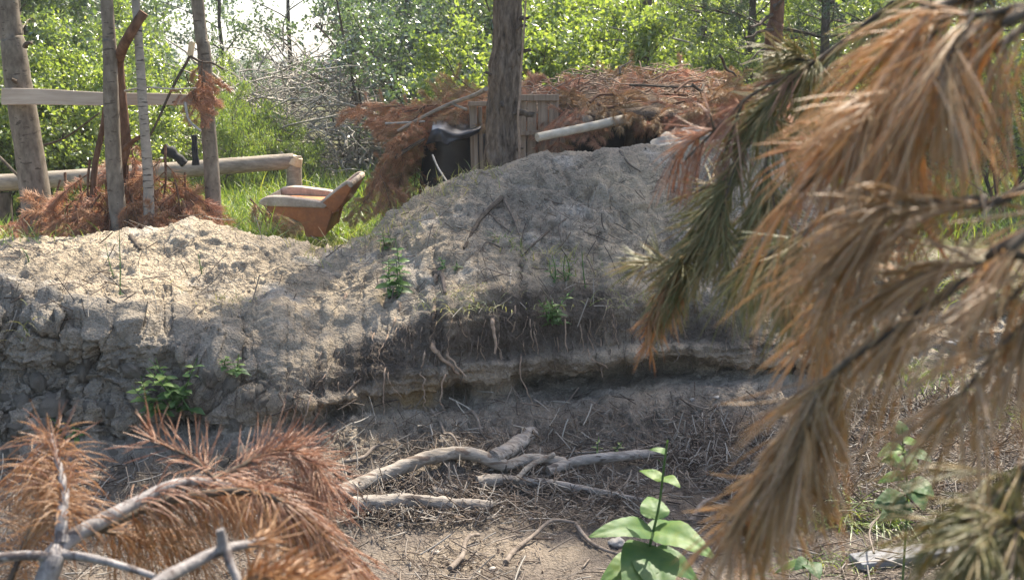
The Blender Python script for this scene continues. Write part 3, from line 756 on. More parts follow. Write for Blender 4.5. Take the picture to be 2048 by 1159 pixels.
# ------------------------------------------------------------------ background woods
A1 = broad_tree('bright_shrub', 101, 3.4, 1.5, 16, .035, M['leaf_bright'], M['dark_bark'], 11000, .085, .08, .7, 6, stems=3)
A2 = broad_tree('leafy_tree', 102, 6.5, 2.2, 26, .075, M['leaf_mid'], M['aspen_bark'], 13000, .095, .10, .45, 7)
A3 = broad_tree('dark_shrub', 103, 3.6, 1.6, 15, .04, M['leaf_dark'], M['dark_bark'], 11000, .085, .05, .6, 6, stems=4)
A4 = broad_tree('birch_tree', 104, 8.5, 1.8, 30, .075, M['leaf_mid'], M['birch_bark'], 9000, .08, .16, .3, 6, hang=.6)
A5 = broad_tree('willow_shrub', 105, 2.6, 1.2, 12, .03, M['leaf_willow'], M['dark_bark'], 7000, .12, .1, .5, 6, lratio=.22, hang=.9, stems=3)
A6 = pine('young_pine', 106, 6.5, 1.9, .085, M['dark_bark'], .06, 14, 1500)
A7 = broad_tree('sparse_tree', 107, 7.0, 2.0, 20, .07, M['leaf_dark'], M['dark_bark'], 4200, .085, .15, .6, 6)
GB = 'bright shrubs behind the dugout'; GD = 'dark leafy shrubs at the wood edge'; GT = 'leafy trees behind the left fence'; GF = 'far trees along the skyline'
# left: dense wood behind the fence
for px, Y, s in [(-60, 15, 1.0), (10, 17, 1.05), (60, 14.5, .8), (70, 19, 1.1), (-180, 20, 1.2), (70, 24, 1.25), (130, 28, 1.0), (190, 26, .7)]:
    put(A2, px, Y, 'leafy green tree in the wood behind the left fence', GT, s)
for px, Y, s in [(20, 12.5, .7), (110, 13, .62), (190, 13.5, .6), (280, 15, .55), (345, 17, .5), (-70, 12.5, .8), (240, 18, .75), (385, 21, .55)]:
    put(A1, px, Y, 'yellow-green shrub low behind the left fence', 'shrubs behind the left fence', s)
for px, Y, s in [(280, 20, .8), (90, 19, 1.1), (400, 30, .55)]:
    put(A3, px, Y, 'dark green shrub between the trees behind the left fence', 'dark shrubs behind the left fence', s)
# skyline gap: low far trees, sky above them
for px, Y, s in [(330, 60, 1.0), (400, 66, .95), (470, 70, .85), (540, 62, .75), (600, 70, .85), (660, 75, .85), (720, 66, .85), (790, 58, .95), (850, 55, 1.0), (440, 58, .7), (505, 80, .95), (630, 56, .6), (575, 84, 1.0), (700, 85, 1.0), (760, 80, 1.0)]:
    put(A3, px, Y, 'far shrub under the open sky beyond the brush pile', GF, s * .82)
for px, Y, s in [(455, 34, .34), (520, 40, .4), (780, 30, .36)]:
    put(A2, px, Y, 'middle-distance leafy tree below the sky gap beyond the brush pile', 'trees below the sky gap', s)
put(A7, 590, 26, 'slender tree with a dark straight trunk standing against the sky gap', None, 1.0, 1.0)
put(A7, 455, 24, 'dark tree forking right beside the brown trunk of the fence', None, .9, 2.0)
put(A7, 705, 24, 'thin bare-stemmed tree leaning over the right of the brush pile', None, .95, 4.0)
put(A7, 815, 22, 'thin leafy tree between the sky gap and the thick pine', None, 1.05, 5.2)
# middle: darker trees left of the pine
for px, Y, s in [(880, 19, .95), (905, 17, .85), (940, 20, 1.05), (870, 28, .95), (870, 25, 1.3), (955, 26, 1.3)]:
    put(A3, px, Y, 'dark bluish shrub left of the thick pine trunk', 'dark shrubs left of the pine', s)
for px, Y, s in [(880, 23, .9), (920, 27, 1.1), (985, 30, 1.1)]:
    put(A4, px, Y, 'drooping birch in the wood left of the thick pine', 'birches left of the pine', s)
# right of the pine: bright shrubs in the sun, birch behind
for px, Y, s in [(1075, 14.5, .85), (1130, 15.5, .95), (1190, 16, .95), (1100, 19, 1.2), (1210, 20, 1.2), (1250, 15.5, .75), (1330, 18, .85), (1390, 17, .8), (1450, 19, .9), (1340, 24, 1.3), (1430, 26, 1.3), (1240, 26, 1.5), (1160, 27, 1.5), (1070, 24, 1.4)]:
    put(A1, px, Y, 'sunlit yellow-green shrub rising behind the dugout roof', GB, s)
put(A4, 1143, 22, 'white birch among the bright shrubs right of the thick pine', None, 1.05, .5)
for px, Y, s in [(1400, 19, .9), (1490, 16, .95), (1640, 15, 1.0), (1740, 17, 1.1), (1850, 15, 1.0), (1960, 17, 1.1), (1600, 21, 1.1), (2080, 15, 1.0), (1330, 27, 1.2), (1480, 26, 1.2)]:
    put(A6, px, Y, 'dark young pine in the wood behind the right of the dugout', 'young pines behind the dugout', s)
for px, Y, s in [(1520, 18, .8), (1580, 14.5, .6), (1680, 19, .9), (1800, 14, .8), (1900, 20, .9), (2000, 13, .8), (1560, 24, 1.3), (1720, 24, 1.3), (1880, 25, 1.3), (2060, 22, 1.2)]:
    put(A1, px, Y, 'yellow-green shrub among the young pines at the right', 'shrubs among the young pines', s)
# willow growth around the brush pile
for px, Y, s in [(515, 16.0, .55), (560, 16.3, .45), (480, 18, .6), (440, 15, .5), (620, 15.8, .32)]:
    put(A5, px, Y, 'narrow-leaved green sapling growing through the grey brush pile', 'saplings at the brush pile', s)
# the wood closing the view
for k in range(70):
    px = -700 + 3500 * (k + random.random()) / 70
    if 280 < px < 830: continue
    Y = random.uniform(33, 52)
    put(A2 if k % 3 else A3, px, Y, 'tree in the mass of the wood at the back', 'trees of the back wood', random.uniform(1.0, 1.5) if k % 3 else random.uniform(1.6, 2.1))

# ------------------------------------------------------------------ far house under the trees
hx = P(688, 150, 70); hz = gz(hx[0], 70)
house = thing('far_house', (hx[0], 70, hz), 'tiny pale house far away between the bare stems over the brush pile', 'house')
mb = MB(); mb.add(boxv((hx[0], 70, hz + 1.0), 2.4, 4, 2.0), BOXF); mb.build('wall', M['house_wall'], house, False)
mb = MB(); a = np.array((hx[0], 70, hz + 2.0))
V = [a + v for v in [(-1.5, -2.3, 0), (1.5, -2.3, 0), (0, -2.3, 1.0), (-1.5, 2.3, 0), (1.5, 2.3, 0), (0, 2.3, 1.0)]]
mb.add(V, [(0, 3, 5, 2), (1, 2, 5, 4), (0, 1, 4, 3)], [(0, 2, 1), (3, 4, 5)]); mb.build('roof', M['house_roof'], house, False)
mb = MB(); mb.add(boxv((hx[0] - .4, 67.98, hz + 1.1), .7, .06, .8), BOXF); mb.build('window', M['glass'], house, False)

# ------------------------------------------------------------------ brush pile
pile = MB(); g = np.random.default_rng(5); PY = 17.5
def brush(n, px0, px1, zt, r, L, wobv, upr=.35):
    ps = []
    for k in range(n):
        px = g.uniform(px0, px1); f = (px - px0) / (px1 - px0)
        x = (px - 1024) / FPX * PY; top = zt * (.35 + .65 * math.sin(math.pi * min(max(f, .05), .95)))
        a = np.array((x, PY + g.uniform(-1.6, 1.6), .05 + top * g.random() ** 1.2))
        az = g.random() * 6.283; d = unit(np.array((math.cos(az), math.sin(az) * .8, g.normal(.15, upr))))
        l = L * g.uniform(.4, 1.3); t = np.linspace(0, 1, 9)[:, None]
        c = g.normal(0, .45, 3); q = a + d * l * t + c * l * (t ** 2) * .6 + np.cumsum(g.normal(0, wobv, (9, 3)), 0) * l * .25
        q[:, 2] = np.maximum(q[:, 2], .03); ps.append(q)
    ps = np.stack(ps); rr = r * g.uniform(.5, 1.4, n)[:, None] * np.linspace(1, .3, 9)[None]
    tubes(pile, ps, rr, 4)
brush(560, 440, 800, 2.0, .014, 1.0, .10)
brush(600, 440, 790, 1.8, .008, .6, .14)
brush(70, 450, 780, 1.6, .026, 1.6, .06)
tag(pile.build('brush_pile', M['grey_twig']), 'tangled heap of bleached grey dead branches beyond the armchair', 'brush', None, 'stuff')
# dark bare stems over the right of the pile
for i, (pts, r) in enumerate([([(720, 290), (712, 200), (690, 90), (672, -10)], .035), ([(735, 290), (715, 170), (660, 80), (628, 48)], .022), ([(700, 290), (650, 190), (612, 140)], .016), ([(745, 290), (752, 200), (792, 150)], .02)]):
    mb = MB(); q = [P(a, b, 17 + .2 * i) for a, b in pts]; q[0][2] = gz(q[0][0], q[0][1]) - .05
    limb(mb, q, r, r * .4, 20, 6, False, .1)
    g2 = np.random.default_rng(60 + i); pth = smooth_path(q, 20); tw = []
    for k in range(26):
        a = pth[g2.integers(5, 20)]; d = unit(g2.normal(0, 1, 3) * (1, .6, .8) + (0, 0, .5)); l = g2.uniform(.25, .8)
        t = np.linspace(0, 1, 5)[:, None]; tw.append(a + d * l * t + g2.normal(0, .3, 3) * l * t ** 2 * .5)
    tubes(mb, np.stack(tw), .007 * np.linspace(1, .35, 5)[None] * np.ones((26, 1)), 3)
    o = mb.build('bare_sapling', M['dark_bark']); tag(o, ['tall dark bare stem rising from the right of the brush pile', 'dark bare stem leaning left over the brush pile', 'short bare stem bent far left over the brush pile', 'dark bare stem leaning right from the brush pile'][i], 'sapling')

# ------------------------------------------------------------------ meadow grass
g = np.random.default_rng(77)
gb = MB()
n = 46000
px = g.uniform(-60, 900, n); Yg = 8.3 + 16 * g.random(n) ** 1.5
x = (px - 1024) / FPX * Yg; keep = np.ones(n, bool)
z = hill(x, Yg)
# the crest and the trodden patch stay bare; grass starts behind them
bz = np.array([gz(float(a), float(b)) if b < 11.5 else c for a, b, c in zip(x, Yg, z)])
dens = fbm(np.stack([x, Yg, x * 0], 1), .9, 3, 301) + .35
keep = (g.random(n) < np.clip(dens + .35, .15, 1)) & (bz < .5) & ~((px > 540) & (px < 780) & (Yg < 9.9)) & ~((px > 600) & (px < 780) & (Yg < 10.6) & (g.random(n) < .8))
x, Yg, bz = x[keep], Yg[keep], bz[keep]; n = len(x)
tall = .16 + .26 * np.clip(fbm(np.stack([x, Yg, x * 0], 1), .6, 2, 305) + .4, 0, 1) + .10 * sstep(11, 15, Yg)
d = g.normal(0, .32, (n, 3)); d[:, 2] = 1
blades(gb, np.stack([x, Yg, bz - .02], 1), d, tall * g.uniform(.6, 1.3, n), .007 + .0006 * Yg, g.uniform(.1, .8, n), 3)
n = 12000
px = g.uniform(900, 2300, n); Yg = 11 + 9 * g.random(n); x = (px - 1024) / FPX * Yg
d = g.normal(0, .32, (n, 3)); d[:, 2] = 1
blades(gb, np.stack([x, Yg, hill(x, Yg) - .02], 1), d, g.uniform(.2, .6, n), .014, g.uniform(.1, .8, n), 3)
tag(gb.build('meadow_grass', M['grass'], None, False), 'bright green meadow grass behind the bank', 'grass', None, 'stuff')
# ------------------------------------------------------------------ dugout: plank front, roof of earth on logs
DX = lambda px, Y: (px - 1024) / FPX * (Y * CP + .3 * SP)
dug = thing('dugout', (DX(1150, 10), 10.0, .3), 'earth-roofed dugout with grey plank front behind the thick pine trunk', 'dugout')
# roof: a mound with a thick front edge; underside above a dark hollow
nx, ny = 90, 60
U, W_ = np.meshgrid(np.linspace(0, 1, nx), np.linspace(0, 1, ny))
X = -.85 + U * 3.1; Yr = 9.35 + W_ * 3.4 + .25 * np.sin(U * 7) * (1 - W_)
Zf = np.interp(X.ravel(), [-1.35, -.9, -.3, .3, .8, 1.4, 1.9, 2.3, 4.25], [.55, .98, 1.18, 1.28, 1.28, 1.26, 1.2, .9, .8]).reshape(X.shape)
Zt = np.interp(X.ravel(), [-1.35, -.9, -.3, .3, .8, 1.4, 1.9, 2.3, 4.25], [.75, 1.15, 1.30, 1.44, 1.58, 1.60, 1.58, 1.2, 1.0]).reshape(X.shape)
Z = Zf + (Zt - Zf) * np.sin(np.clip(W_ * 1.35, 0, 1) * math.pi / 2) - 1.0 * sstep(.62, 1, W_) * (Zt - .2)
rp = np.stack([X, Yr, Z], -1).reshape(-1, 3); rp[:, 2] += .06 * fbm(rp, 2.5, 3, 401) + .03 * fbm(rp, 9, 3, 402)
rt = rp.reshape(ny, nx, 3)
und = rt[0].copy()
rows = [rt[i] for i in range(ny)]
lowf = rt[0] - (0, .02, .06); lowb = rt[0] + (0, 1.9, -.10)
full = np.stack([lowb, lowb * .5 + lowf * .5, lowf] + rows)
fi = np.arange(full.shape[0] * nx).reshape(full.shape[0], nx)
mb = MB(); mb.add(full, np.stack([fi[:-1, :-1], fi[:-1, 1:], fi[1:, 1:], fi[1:, :-1]], -1).reshape(-1, 4)); roof = mb.build('roof', M['roofsoil'], dug)
RB = BVHTree.FromPolygons(rp.tolist(), np.stack([(ii := np.arange(nx * ny).reshape(ny, nx))[:-1, :-1], ii[:-1, 1:], ii[1:, 1:], ii[1:, :-1]], -1).reshape(-1, 4).tolist())
def rz_(x, y):
    h = RB.ray_cast(Vector((x, y, 9)), Vector((0, 0, -1))); return h[0].z if h[0] is not None else gz(x, y)
# back wall and side of the hollow
mb = MB(); mb.add(boxv((.6, 11.3, .5), 2.9, .12, 1.5), BOXF); mb.build('back_wall', M['roofsoil'], dug, False)
mb = MB(); mb.add(boxv((2.0, 10.3, .45), .5, 2.0, 1.4), BOXF); mb.build('side_wall', M['roofsoil'], dug, False)
mb = MB(); mb.add(boxv((.95, 10.05, .75), 1.9, .04, 1.1), BOXF); mb.build('shade_panel', M['char_shade'], dug, False)  # added black panel, stands in for the shade inside the opening
# front planks
def plank(parent, px0, px1, pyt, pyb, Y, th=.025, mat='plank', name='plank', lean=0):
    a, b, c, d_ = P(px0, pyt, Y), P(px1, pyt - .6, Y), P(px1 + lean, pyb, Y), P(px0 + lean, pyb, Y)
    g = rng.uniform(-.006, .006)
    F = np.array([a, b, c, d_]) + (0, g, 0); Bk = F + (0, th, 0)
    mb = MB(); mb.add(np.vstack([F, Bk]), [(3, 2, 1, 0), (4, 5, 6, 7), (0, 1, 5, 4), (1, 2, 6, 5), (2, 3, 7, 6), (3, 0, 4, 7)], None, rng.random())
    o = mb.build(name, M[mat], parent, False); bevel(o, .004, 1); return o
xs_ = [1022, 1041, 1052.5, 1054.5, 1073, 1075.5, 1096, 1098, 1116]
for a, b, t in [(1020, 1040, 200), (1042, 1052.5, 199), (1054.5, 1073, 197), (1076, 1096, 193), (1097.5, 1117, 191), (1118, 1131, 234)]:
    plank(dug, a, b, t, 345, 9.2, name='plank')
plank(dug, 1000, 1118, 189, 202, 9.165, .03, name='top_rail'); bpy.context.view_layer.update()
plank(dug, 1030, 1100, 262, 271, 9.168, .028, name='cross_rail')
plank(dug, 936, 975, 203, 212, 9.14, .05, name='lintel')
plank(dug, 938, 953, 212, 345, 9.2, .06, name='post', lean=4)
plank(dug, 956, 964, 214, 345, 9.26, .03, name='post', lean=3)
# round beams that stick out of the roof
def pole(name, label, a, b, r0, r1, mat, cat='log', sides=14, capm='cutwood', noise_=.05, bend=.01, parent=None):
    mb = MB(); pth = limb(mb, wob(a, b, 7, bend), r0, r1, 18, sides, True, noise_)
    if parent is not None:
        return mb.build(name, M[mat], parent)
    return tag(mb.build(name, M[mat]), label, cat)
pole('birch_pole', 'long white peeled pole jutting left out of the dugout opening', P(1074, 275, 8.7), P(1250, 238, 9.15), .034, .038, 'peeled', noise_=.03)
pole('beam', '', P(1155, 240, 9.1), P(1215, 243, 9.6), .05, .045, 'rail_log', parent=dug)
pole('beam', '', P(1128, 246, 9.2), P(1180, 252, 9.9), .04, .04, 'rail_log', parent=dug)
pole('beam', '', P(1330, 246, 9.3), P(1380, 236, 10.2), .05, .05, 'rail_log', parent=dug)
# sunken posts in the hollow
for px in (1262, 1284): pole('post', '', P(px, 246, 9.7), P(px - 3, 310, 9.65), .05, .055, 'dark_bark', parent=dug)

# black tarp over the entrance left of the pine
def sheet(name, label, cat, grid, mat, thick=.006, amp=.02, freq=5, seed=3, sub=6):
    Gd = np.asarray(grid, float); n0, n1 = Gd.shape[:2]
    rows = np.stack([smooth_path(Gd[i], n1 * sub) for i in range(n0)]); cols = np.stack([smooth_path(rows[:, j], n0 * sub) for j in range(rows.shape[1])], 1)
    pts = cols.reshape(-1, 3); nn = gnormals(cols).reshape(-1, 3)
    pts = pts + nn * (amp * (1 - 2 * np.abs(fbm(pts * (1, 1, .5), freq, 3, seed))))[:, None]
    a, b = cols.shape[:2]; ii = np.arange(a * b).reshape(a, b)
    mb = MB(); mb.add(pts, np.stack([ii[:-1, :-1], ii[:-1, 1:], ii[1:, 1:], ii[1:, :-1]], -1).reshape(-1, 4))
    o = mb.build(name, M[mat]); s = o.modifiers.new('solid', 'SOLIDIFY'); s.thickness = thick
    return tag(o, label, cat)
sheet('tarp', 'black plastic tarp draped over the dark entrance left of the pine', 'tarp', [
    [P(868, 240, 9.5), P(900, 240, 9.5), P(930, 240, 9.5), P(965, 238, 9.5)],
    [P(862, 252, 9.0), P(885, 250, 8.95), P(920, 262, 9.05), P(962, 252, 9.15)],
    [P(855, 268, 8.95), P(880, 262, 8.85), P(905, 278, 8.95), P(955, 268, 9.12)],
    [P(848, 288, 8.95), P(878, 284, 8.85), P(902, 290, 8.92), P(912, 285, 9.1)]], 'tarp', .004, .03, 3.2)
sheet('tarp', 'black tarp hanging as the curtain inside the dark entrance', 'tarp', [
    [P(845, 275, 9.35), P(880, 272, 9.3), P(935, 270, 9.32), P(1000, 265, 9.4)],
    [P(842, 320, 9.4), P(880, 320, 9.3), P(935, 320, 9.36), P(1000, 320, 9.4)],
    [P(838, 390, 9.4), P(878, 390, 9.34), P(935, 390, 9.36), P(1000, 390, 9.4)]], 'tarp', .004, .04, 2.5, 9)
# grey cloth and bags at the right of the opening
def bag(name, label, c, sx, sy, sz, rot, mat, seed):
    nu, nv = 56, 34
    u = np.linspace(0, 2 * math.pi, nu, endpoint=False); v = np.linspace(-math.pi / 2, math.pi / 2, nv)
    Uu, Vv = np.meshgrid(u, v); e = .55
    sp = lambda t, k: np.sign(t) * np.abs(t) ** k
    q = np.stack([sp(np.cos(Vv), e) * sp(np.cos(Uu), e) * sx, sp(np.cos(Vv), e) * sp(np.sin(Uu), e) * sy, sp(np.sin(Vv), e) * sz], -1).reshape(-1, 3)
    q += unit(q) * (.035 * (1 - 2 * np.abs(fbm(q, 11, 4, seed, .6))))[:, None]
    q = q @ np.array(Euler(rot).to_matrix()).T + np.asarray(c)
    ii = np.arange(nu * nv).reshape(nv, nu); nxt = np.roll(ii, -1, 1)
    mb = MB(); mb.add(q, np.stack([ii[:-1], nxt[:-1], nxt[1:], ii[1:]], -1).reshape(-1, 4)); return tag(mb.build(name, M[mat]), label, 'sack')
sheet('grey_cloth', 'crumpled pale grey cloth spilling over the crest right of the dugout opening', 'cloth', [
    [P(1312, 262, 9.2), P(1330, 242, 9.25), P(1352, 240, 9.25), P(1378, 250, 9.2), P(1405, 262, 9.1)],
    [P(1306, 272, 8.95), P(1328, 258, 8.95), P(1350, 262, 8.9), P(1376, 262, 8.9), P(1408, 268, 8.9)],
    [P(1300, 284, 8.6), P(1326, 276, 8.55), P(1352, 280, 8.5), P(1378, 274, 8.5), P(1410, 278, 8.6)],
    [P(1296, 296, 8.2), P(1326, 294, 8.1), P(1352, 296, 8.05), P(1380, 290, 8.1), P(1412, 292, 8.2)]], 'cloth', .006, .05, 6.5, 12, 12)
bag('sandbag', 'pale sack lying right of the crumpled cloth at the dugout', P(1392, 270, 8.7), .10, .09, .035, (.1, .12, -.2), 'cloth', 5)

# ------------------------------------------------------------------ dead pine boughs
def bough_arrays(seed, L=1.1, nshoot=11, need=3200, nlen=.075, nr=.0016, droop=.18, flat=.5):
    g = np.random.default_rng(seed); sb, nb = MB(), MB()
    t = np.linspace(0, 1, 12)[:, None]
    main = np.array([[1, 0, 0]]) * L * t; main[:, 2] = -droop * L * t[:, 0] ** 2; main += np.cumsum(g.normal(0, .008, (12, 3)), 0) * t
    tubes(sb, main[None], (.013 * (1 - .8 * t[:, 0]))[None], 6, noise=.1)
    segs = [(main[5:], .6)]
    for k in range(nshoot):
        f = .15 + .8 * k / nshoot; i = f * 11; o = main[int(i)] + (main[min(int(i) + 1, 11)] - main[int(i)]) * (i - int(i))
        s = 1 if k % 2 else -1; l = L * .55 * (1.05 - f) * g.uniform(.7, 1.2) + .08
        d = unit(np.array((.8, s * .9, g.normal(0, flat * .5)))); u = np.linspace(0, 1, 7)[:, None]
        q = o + d * l * u; q[:, 2] -= droop * 1.3 * l * u[:, 0] ** 2; q += np.cumsum(g.normal(0, .006, (7, 3)), 0) * u
        tubes(sb, q[None], (.006 * (1 - .7 * u[:, 0]))[None], 4); segs.append((q, l))
        for m in range(2):
            o2 = q[g.integers(2, 6)]; d2 = unit(d + g.normal(0, .5, 3)); l2 = l * .45; q2 = o2 + d2 * l2 * u; q2[:, 2] -= droop * l2 * u[:, 0] ** 2
            tubes(sb, q2[None], (.004 * (1 - .7 * u[:, 0]))[None], 3); segs.append((q2, l2))
    tot = sum(l for _, l in segs)
    B, D = [], []
    for q, l in segs:
        k = max(int(need * l / tot), 12); u = (.12 + .88 * g.random(k) ** .8) * (len(q) - 1.001); a = u.astype(int); f = (u - a)[:, None]
        c = q[a] * (1 - f) + q[a + 1] * f; tg = unit(q[a + 1] - q[a]); B.append(c)
        rad = g.normal(0, 1, (k, 3)); rad -= (rad * tg).sum(1, keepdims=True) * tg; D.append(unit(tg * .8 + unit(rad) * .85 + g.normal(0, .25, (k, 3))))
    B, D = np.concatenate(B), np.concatenate(D)
    needles(nb, B, D, nlen * g.uniform(.7, 1.15, len(B)), nr, .25, 2, 3)
    return sb.mesh('bough_stem', M['red_bark']), nb
BO = []
for s in range(5):
    sm, nb = bough_arrays(500 + s, [1.1, .8, 1.3, .7, 1.0][s], 11, 4200, .085, .0015, [.2, .35, .15, .5, .1][s])
    BO.append((sm, nb.mesh('bough_needles', M['needle_dead'])))
def bough(v, loc, heading, pitch, roll=0, scale=1.0, label='', group=None, mat='needle_dead'):
    sm, nd = BO[v]
    e = thing('pine_bough', loc, label, 'pine bough', group)
    e.rotation_mode = 'QUATERNION'
    d = Vector((math.cos(heading) * math.cos(pitch), math.sin(heading) * math.cos(pitch), math.sin(pitch)))
    e.rotation_quaternion = d.to_track_quat('X', 'Z') @ Euler((roll, 0, 0)).to_quaternion()
    e.scale = (scale,) * 3
    for nme, me in (('stem', sm), ('needles', nd)):
        o = bpy.data.objects.new(nme, me); COL.objects.link(o); o.parent = e
    o.material_slots[0].link = 'OBJECT'; o.material_slots[0].material = M[mat]
    return e
g = np.random.default_rng(90)
# on the dugout roof
GR = 'dead pine boughs covering the dugout roof'
for k in range(60):
    U_ = g.random(); x = -.7 + 2.9 * U_; y = 9.35 + 1.8 * g.random() ** 1.3
    if -.2 < x < .5 and y < 10.3: y = 10.3 + .6 * g.random()
    if .45 < x < 1.35 and y < 9.75: y += .45
    bough(int(g.integers(0, 5)), (x, y, rz_(x, y) + .02 + .05 * g.random()), g.random() * 6.283, g.normal(.02, .1), g.normal(0, .4), g.uniform(.45, .8), 'rust-brown dead pine bough lying on the dugout roof', GR, ['needle_red', 'needle_tan', 'needle_red', 'needle_red', 'needle_tan'][k % 5])
# hanging over the roof edge above the opening
for k in range(7):
    px = [1126, 1134, 1140, 1350, 1365, 1385, 1410][k]; a = P(px, 215 + 10 * g.random(), 9.25)
    bough(int(g.integers(0, 4)), a + (0, .15, .05), -1.57 + g.normal(0, .7), -.25 + g.normal(0, .2), g.normal(0, .4), .5, 'rust-brown dead bough hanging over the roof front edge', 'boughs over the roof edge', 'needle_red')
# left of the entrance: a leaning heap
for k in range(24):
    px = g.uniform(770, 838); f = (px - 770) / 68; py = g.uniform(330 - 100 * f, 385 - 50 * f); a = P(px, py, 9.1 + g.uniform(-.3, .4))
    bough(int(g.integers(0, 5)), a + (.05, .1, .1), g.uniform(2.4, 4.9), g.uniform(-1.2, -.4), g.normal(0, .5), g.uniform(.32, .5), 'orange-brown bough in the heap left of the entrance', 'boughs left of the entrance', ['needle_dead', 'needle_tan', 'needle_dead'][k % 3])
for k in range(9):
    px = 800 + 18 * k; a = P(px, 222 - 12 * g.random(), 9.6); a[2] = max(a[2], rz_(a[0], a[1]) + .03)
    bough(int(g.integers(0, 5)), a, g.random() * 6.28, g.normal(0, .12), g.normal(0, .3), .5, 'orange dead pine bough on the roof above the black tarp', 'boughs above the tarp', 'needle_dead')
# loose straw-pale twigs strewn over the roof
rt_ = MB(); qs = []
for k in range(420):
    x = g.uniform(-.6, 2.1); y = g.uniform(9.35, 11.2); c = np.array((x, y, rz_(x, y) + .04 + .10 * g.random())); az = g.random() * 6.283; l = g.uniform(.12, .5)
    d_ = np.array((math.cos(az), math.sin(az), g.normal(.05, .25))) * l; qs.append(wob(c - d_ * .5, c + d_ * .5, 6, .03 * l * 4))
tubes(rt_, np.stack(qs), g.uniform(.003, .008, (420, 1)) * np.linspace(1, .5, 6)[None], 4)
o = rt_.build('roof_twigs', M['straw'], dug); o['kind'] = 'stuff'
# against the left fence
for i, (px, py, Y, hd, pt, s, lab) in enumerate([
    (330, 290, 7.45, -1.2, -1.15, .75, 'rust-orange bough drooping right of the thin white birch'),
    (180, 320, 7.4, -1.8, -1.2, .72, 'rust-orange bough leaning on the fence left of the straight grey trunk'),
    (255, 330, 7.4, -1.4, -1.25, .7, 'rust-orange bough hanging between the grey trunk and the white birch'),
    (120, 360, 7.6, -2.0, -1.1, .6, 'rust-orange bough at the foot of the leaning thick trunk'),
    (350, 360, 7.4, -1.0, -1.0, .6, 'rust-orange bough spread right at the foot of the fence'),
    (200, 390, 7.3, -2.6, -.8, .5, 'low orange bough at the foot of the straight grey trunk'),
    (300, 380, 7.3, -.6, -.8, .5, 'low orange bough at the foot of the white birch'),
    (70, 420, 7.4, -2.8, -.5, .42, 'orange bough lying at the left end of the fence'),
    (150, 410, 7.25, -1.0, -.7, .45, 'orange bough between the thick trunk and the grey trunk, near the ground'),
    (380, 400, 7.35, -.3, -.6, .42, 'orange bough tip near the brown trunk'),
    (255, 260, 7.5, 1.2, -1.2, .6, 'upper orange bough hung behind the white birch'),
    (225, 400, 7.25, -1.5, -.9, .5, 'orange bough hanging straight down beside the grey trunk foot'),
    (160, 350, 7.5, -1.2, -1.2, .62, 'orange bough hanging under the middle of the log rail'),
    (300, 305, 7.55, -1.5, -1.2, .75, 'tall orange bough hanging behind the white birch down to the crest'),
    (130, 345, 7.65, -1.3, -1.15, .68, 'orange bough hanging right beside the leaning thick trunk'),
    (215, 340, 7.55, -1.7, -1.25, .7, 'orange bough hanging behind the straight grey trunk'),
    (370, 345, 7.5, -1.5, -1.2, .6, 'orange bough hanging just left of the brown trunk'),
    (265, 390, 7.2, -1.2, -.8, .5, 'low orange bough in front of the gap between grey trunk and birch')]):
    bough([3, 1, 3, 0, 1, 3, 0, 3, 1, 3, 1, 0, 2, 1, 0, 3, 1, 3][i], P(px, py, Y), hd, pt, g.normal(0, .3), s * 1.1, lab, 'dead boughs leaned on the left fence', ['needle_dead', 'needle_red', 'needle_dead'][i % 3])
bough(1, P(345, 205, 7.5), .7, .35, .3, .42, 'orange bough tied in front of the brown trunk at the board end', None, 'needle_red')
bough(3, P(405, 120, 7.45), -1.7, -1.2, .0, .38, 'orange bough tuft hanging on the brown trunk below its branch', None, 'needle_dead')
bough(0, P(372, 150, 7.45), -.9, -1.0, .8, .34, 'orange bough tuft left of the brown trunk above the board', None, 'needle_red')
# by the armchair
bough(3, P(500, 398, 9.0), -.5, -.55, 0, .62, 'orange bough on the grass in front of the armchair', None, 'needle_dead')
bough(1, P(530, 412, 9.0), -.9, -.5, .4, .5, 'orange bough tip under the near side of the armchair', None, 'needle_tan')
bough(3, P(760, 350, 8.7), -.9, -.7, .2, .45, 'bright orange bough hanging right of the armchair back', None, 'needle_dead')
bough(0, P(740, 385, 8.9), -2.0, -.5, .2, .35, 'orange bough low between the armchair and the entrance', None, 'needle_tan')

# ------------------------------------------------------------------ board, rail and broken sapling of the left fence
fb = [P(2, 176, 7.6), P(2, 210, 7.6), P(392, 190, 7.5), P(392, 211, 7.5)]
mb = MB(); n = 14; tt = np.linspace(0, 1, n)
F = []
V = []
for t in tt:
    top = fb[0] * (1 - t) + fb[2] * t; bot = fb[1] * (1 - t) + fb[3] * t; w1 = .004 * math.sin(t * 9)
    V += [top + (0, 0, w1), bot + (0, 0, w1 * .6), bot + (0, .025, w1 * .6), top + (0, .025, w1)]
for k in range(n - 1):
    for j in range(4): F.append((4 * k + j, 4 * k + (j + 1) % 4, 4 * k + 4 + (j + 1) % 4, 4 * k + 4 + j))
F += [(3, 2, 1, 0), (4 * n - 4, 4 * n - 3, 4 * n - 2, 4 * n - 1)]
mb.add(V, F); o = mb.build('wooden_board', M['board'], None, False); bevel(o, .004, 1)
tag(o, 'pale sawn board nailed across the trunks of the left fence', 'board')
rail = thing('log_rail', base_of(590, 380, 11.0), 'long log rail on a short post behind the armchair', 'rail')
mb = MB(); limb(mb, [P(-260, 378, 10.4), P(60, 362, 10.6), P(350, 340, 10.9), P(588, 322, 11.1)], .085, .078, 40, 16, True, .06); mb.build('log', M['rail_log'], rail)
a = P(588, 330, 11.1); mb = MB(); limb(mb, [a + (0, 0, .09), a - (0, 0, .2), np.array((a[0] + .01, a[1], gz(a[0], a[1]) - .1))], .078, .075, 14, 14, True, .06); mb.build('post', M['rail_log'], rail)
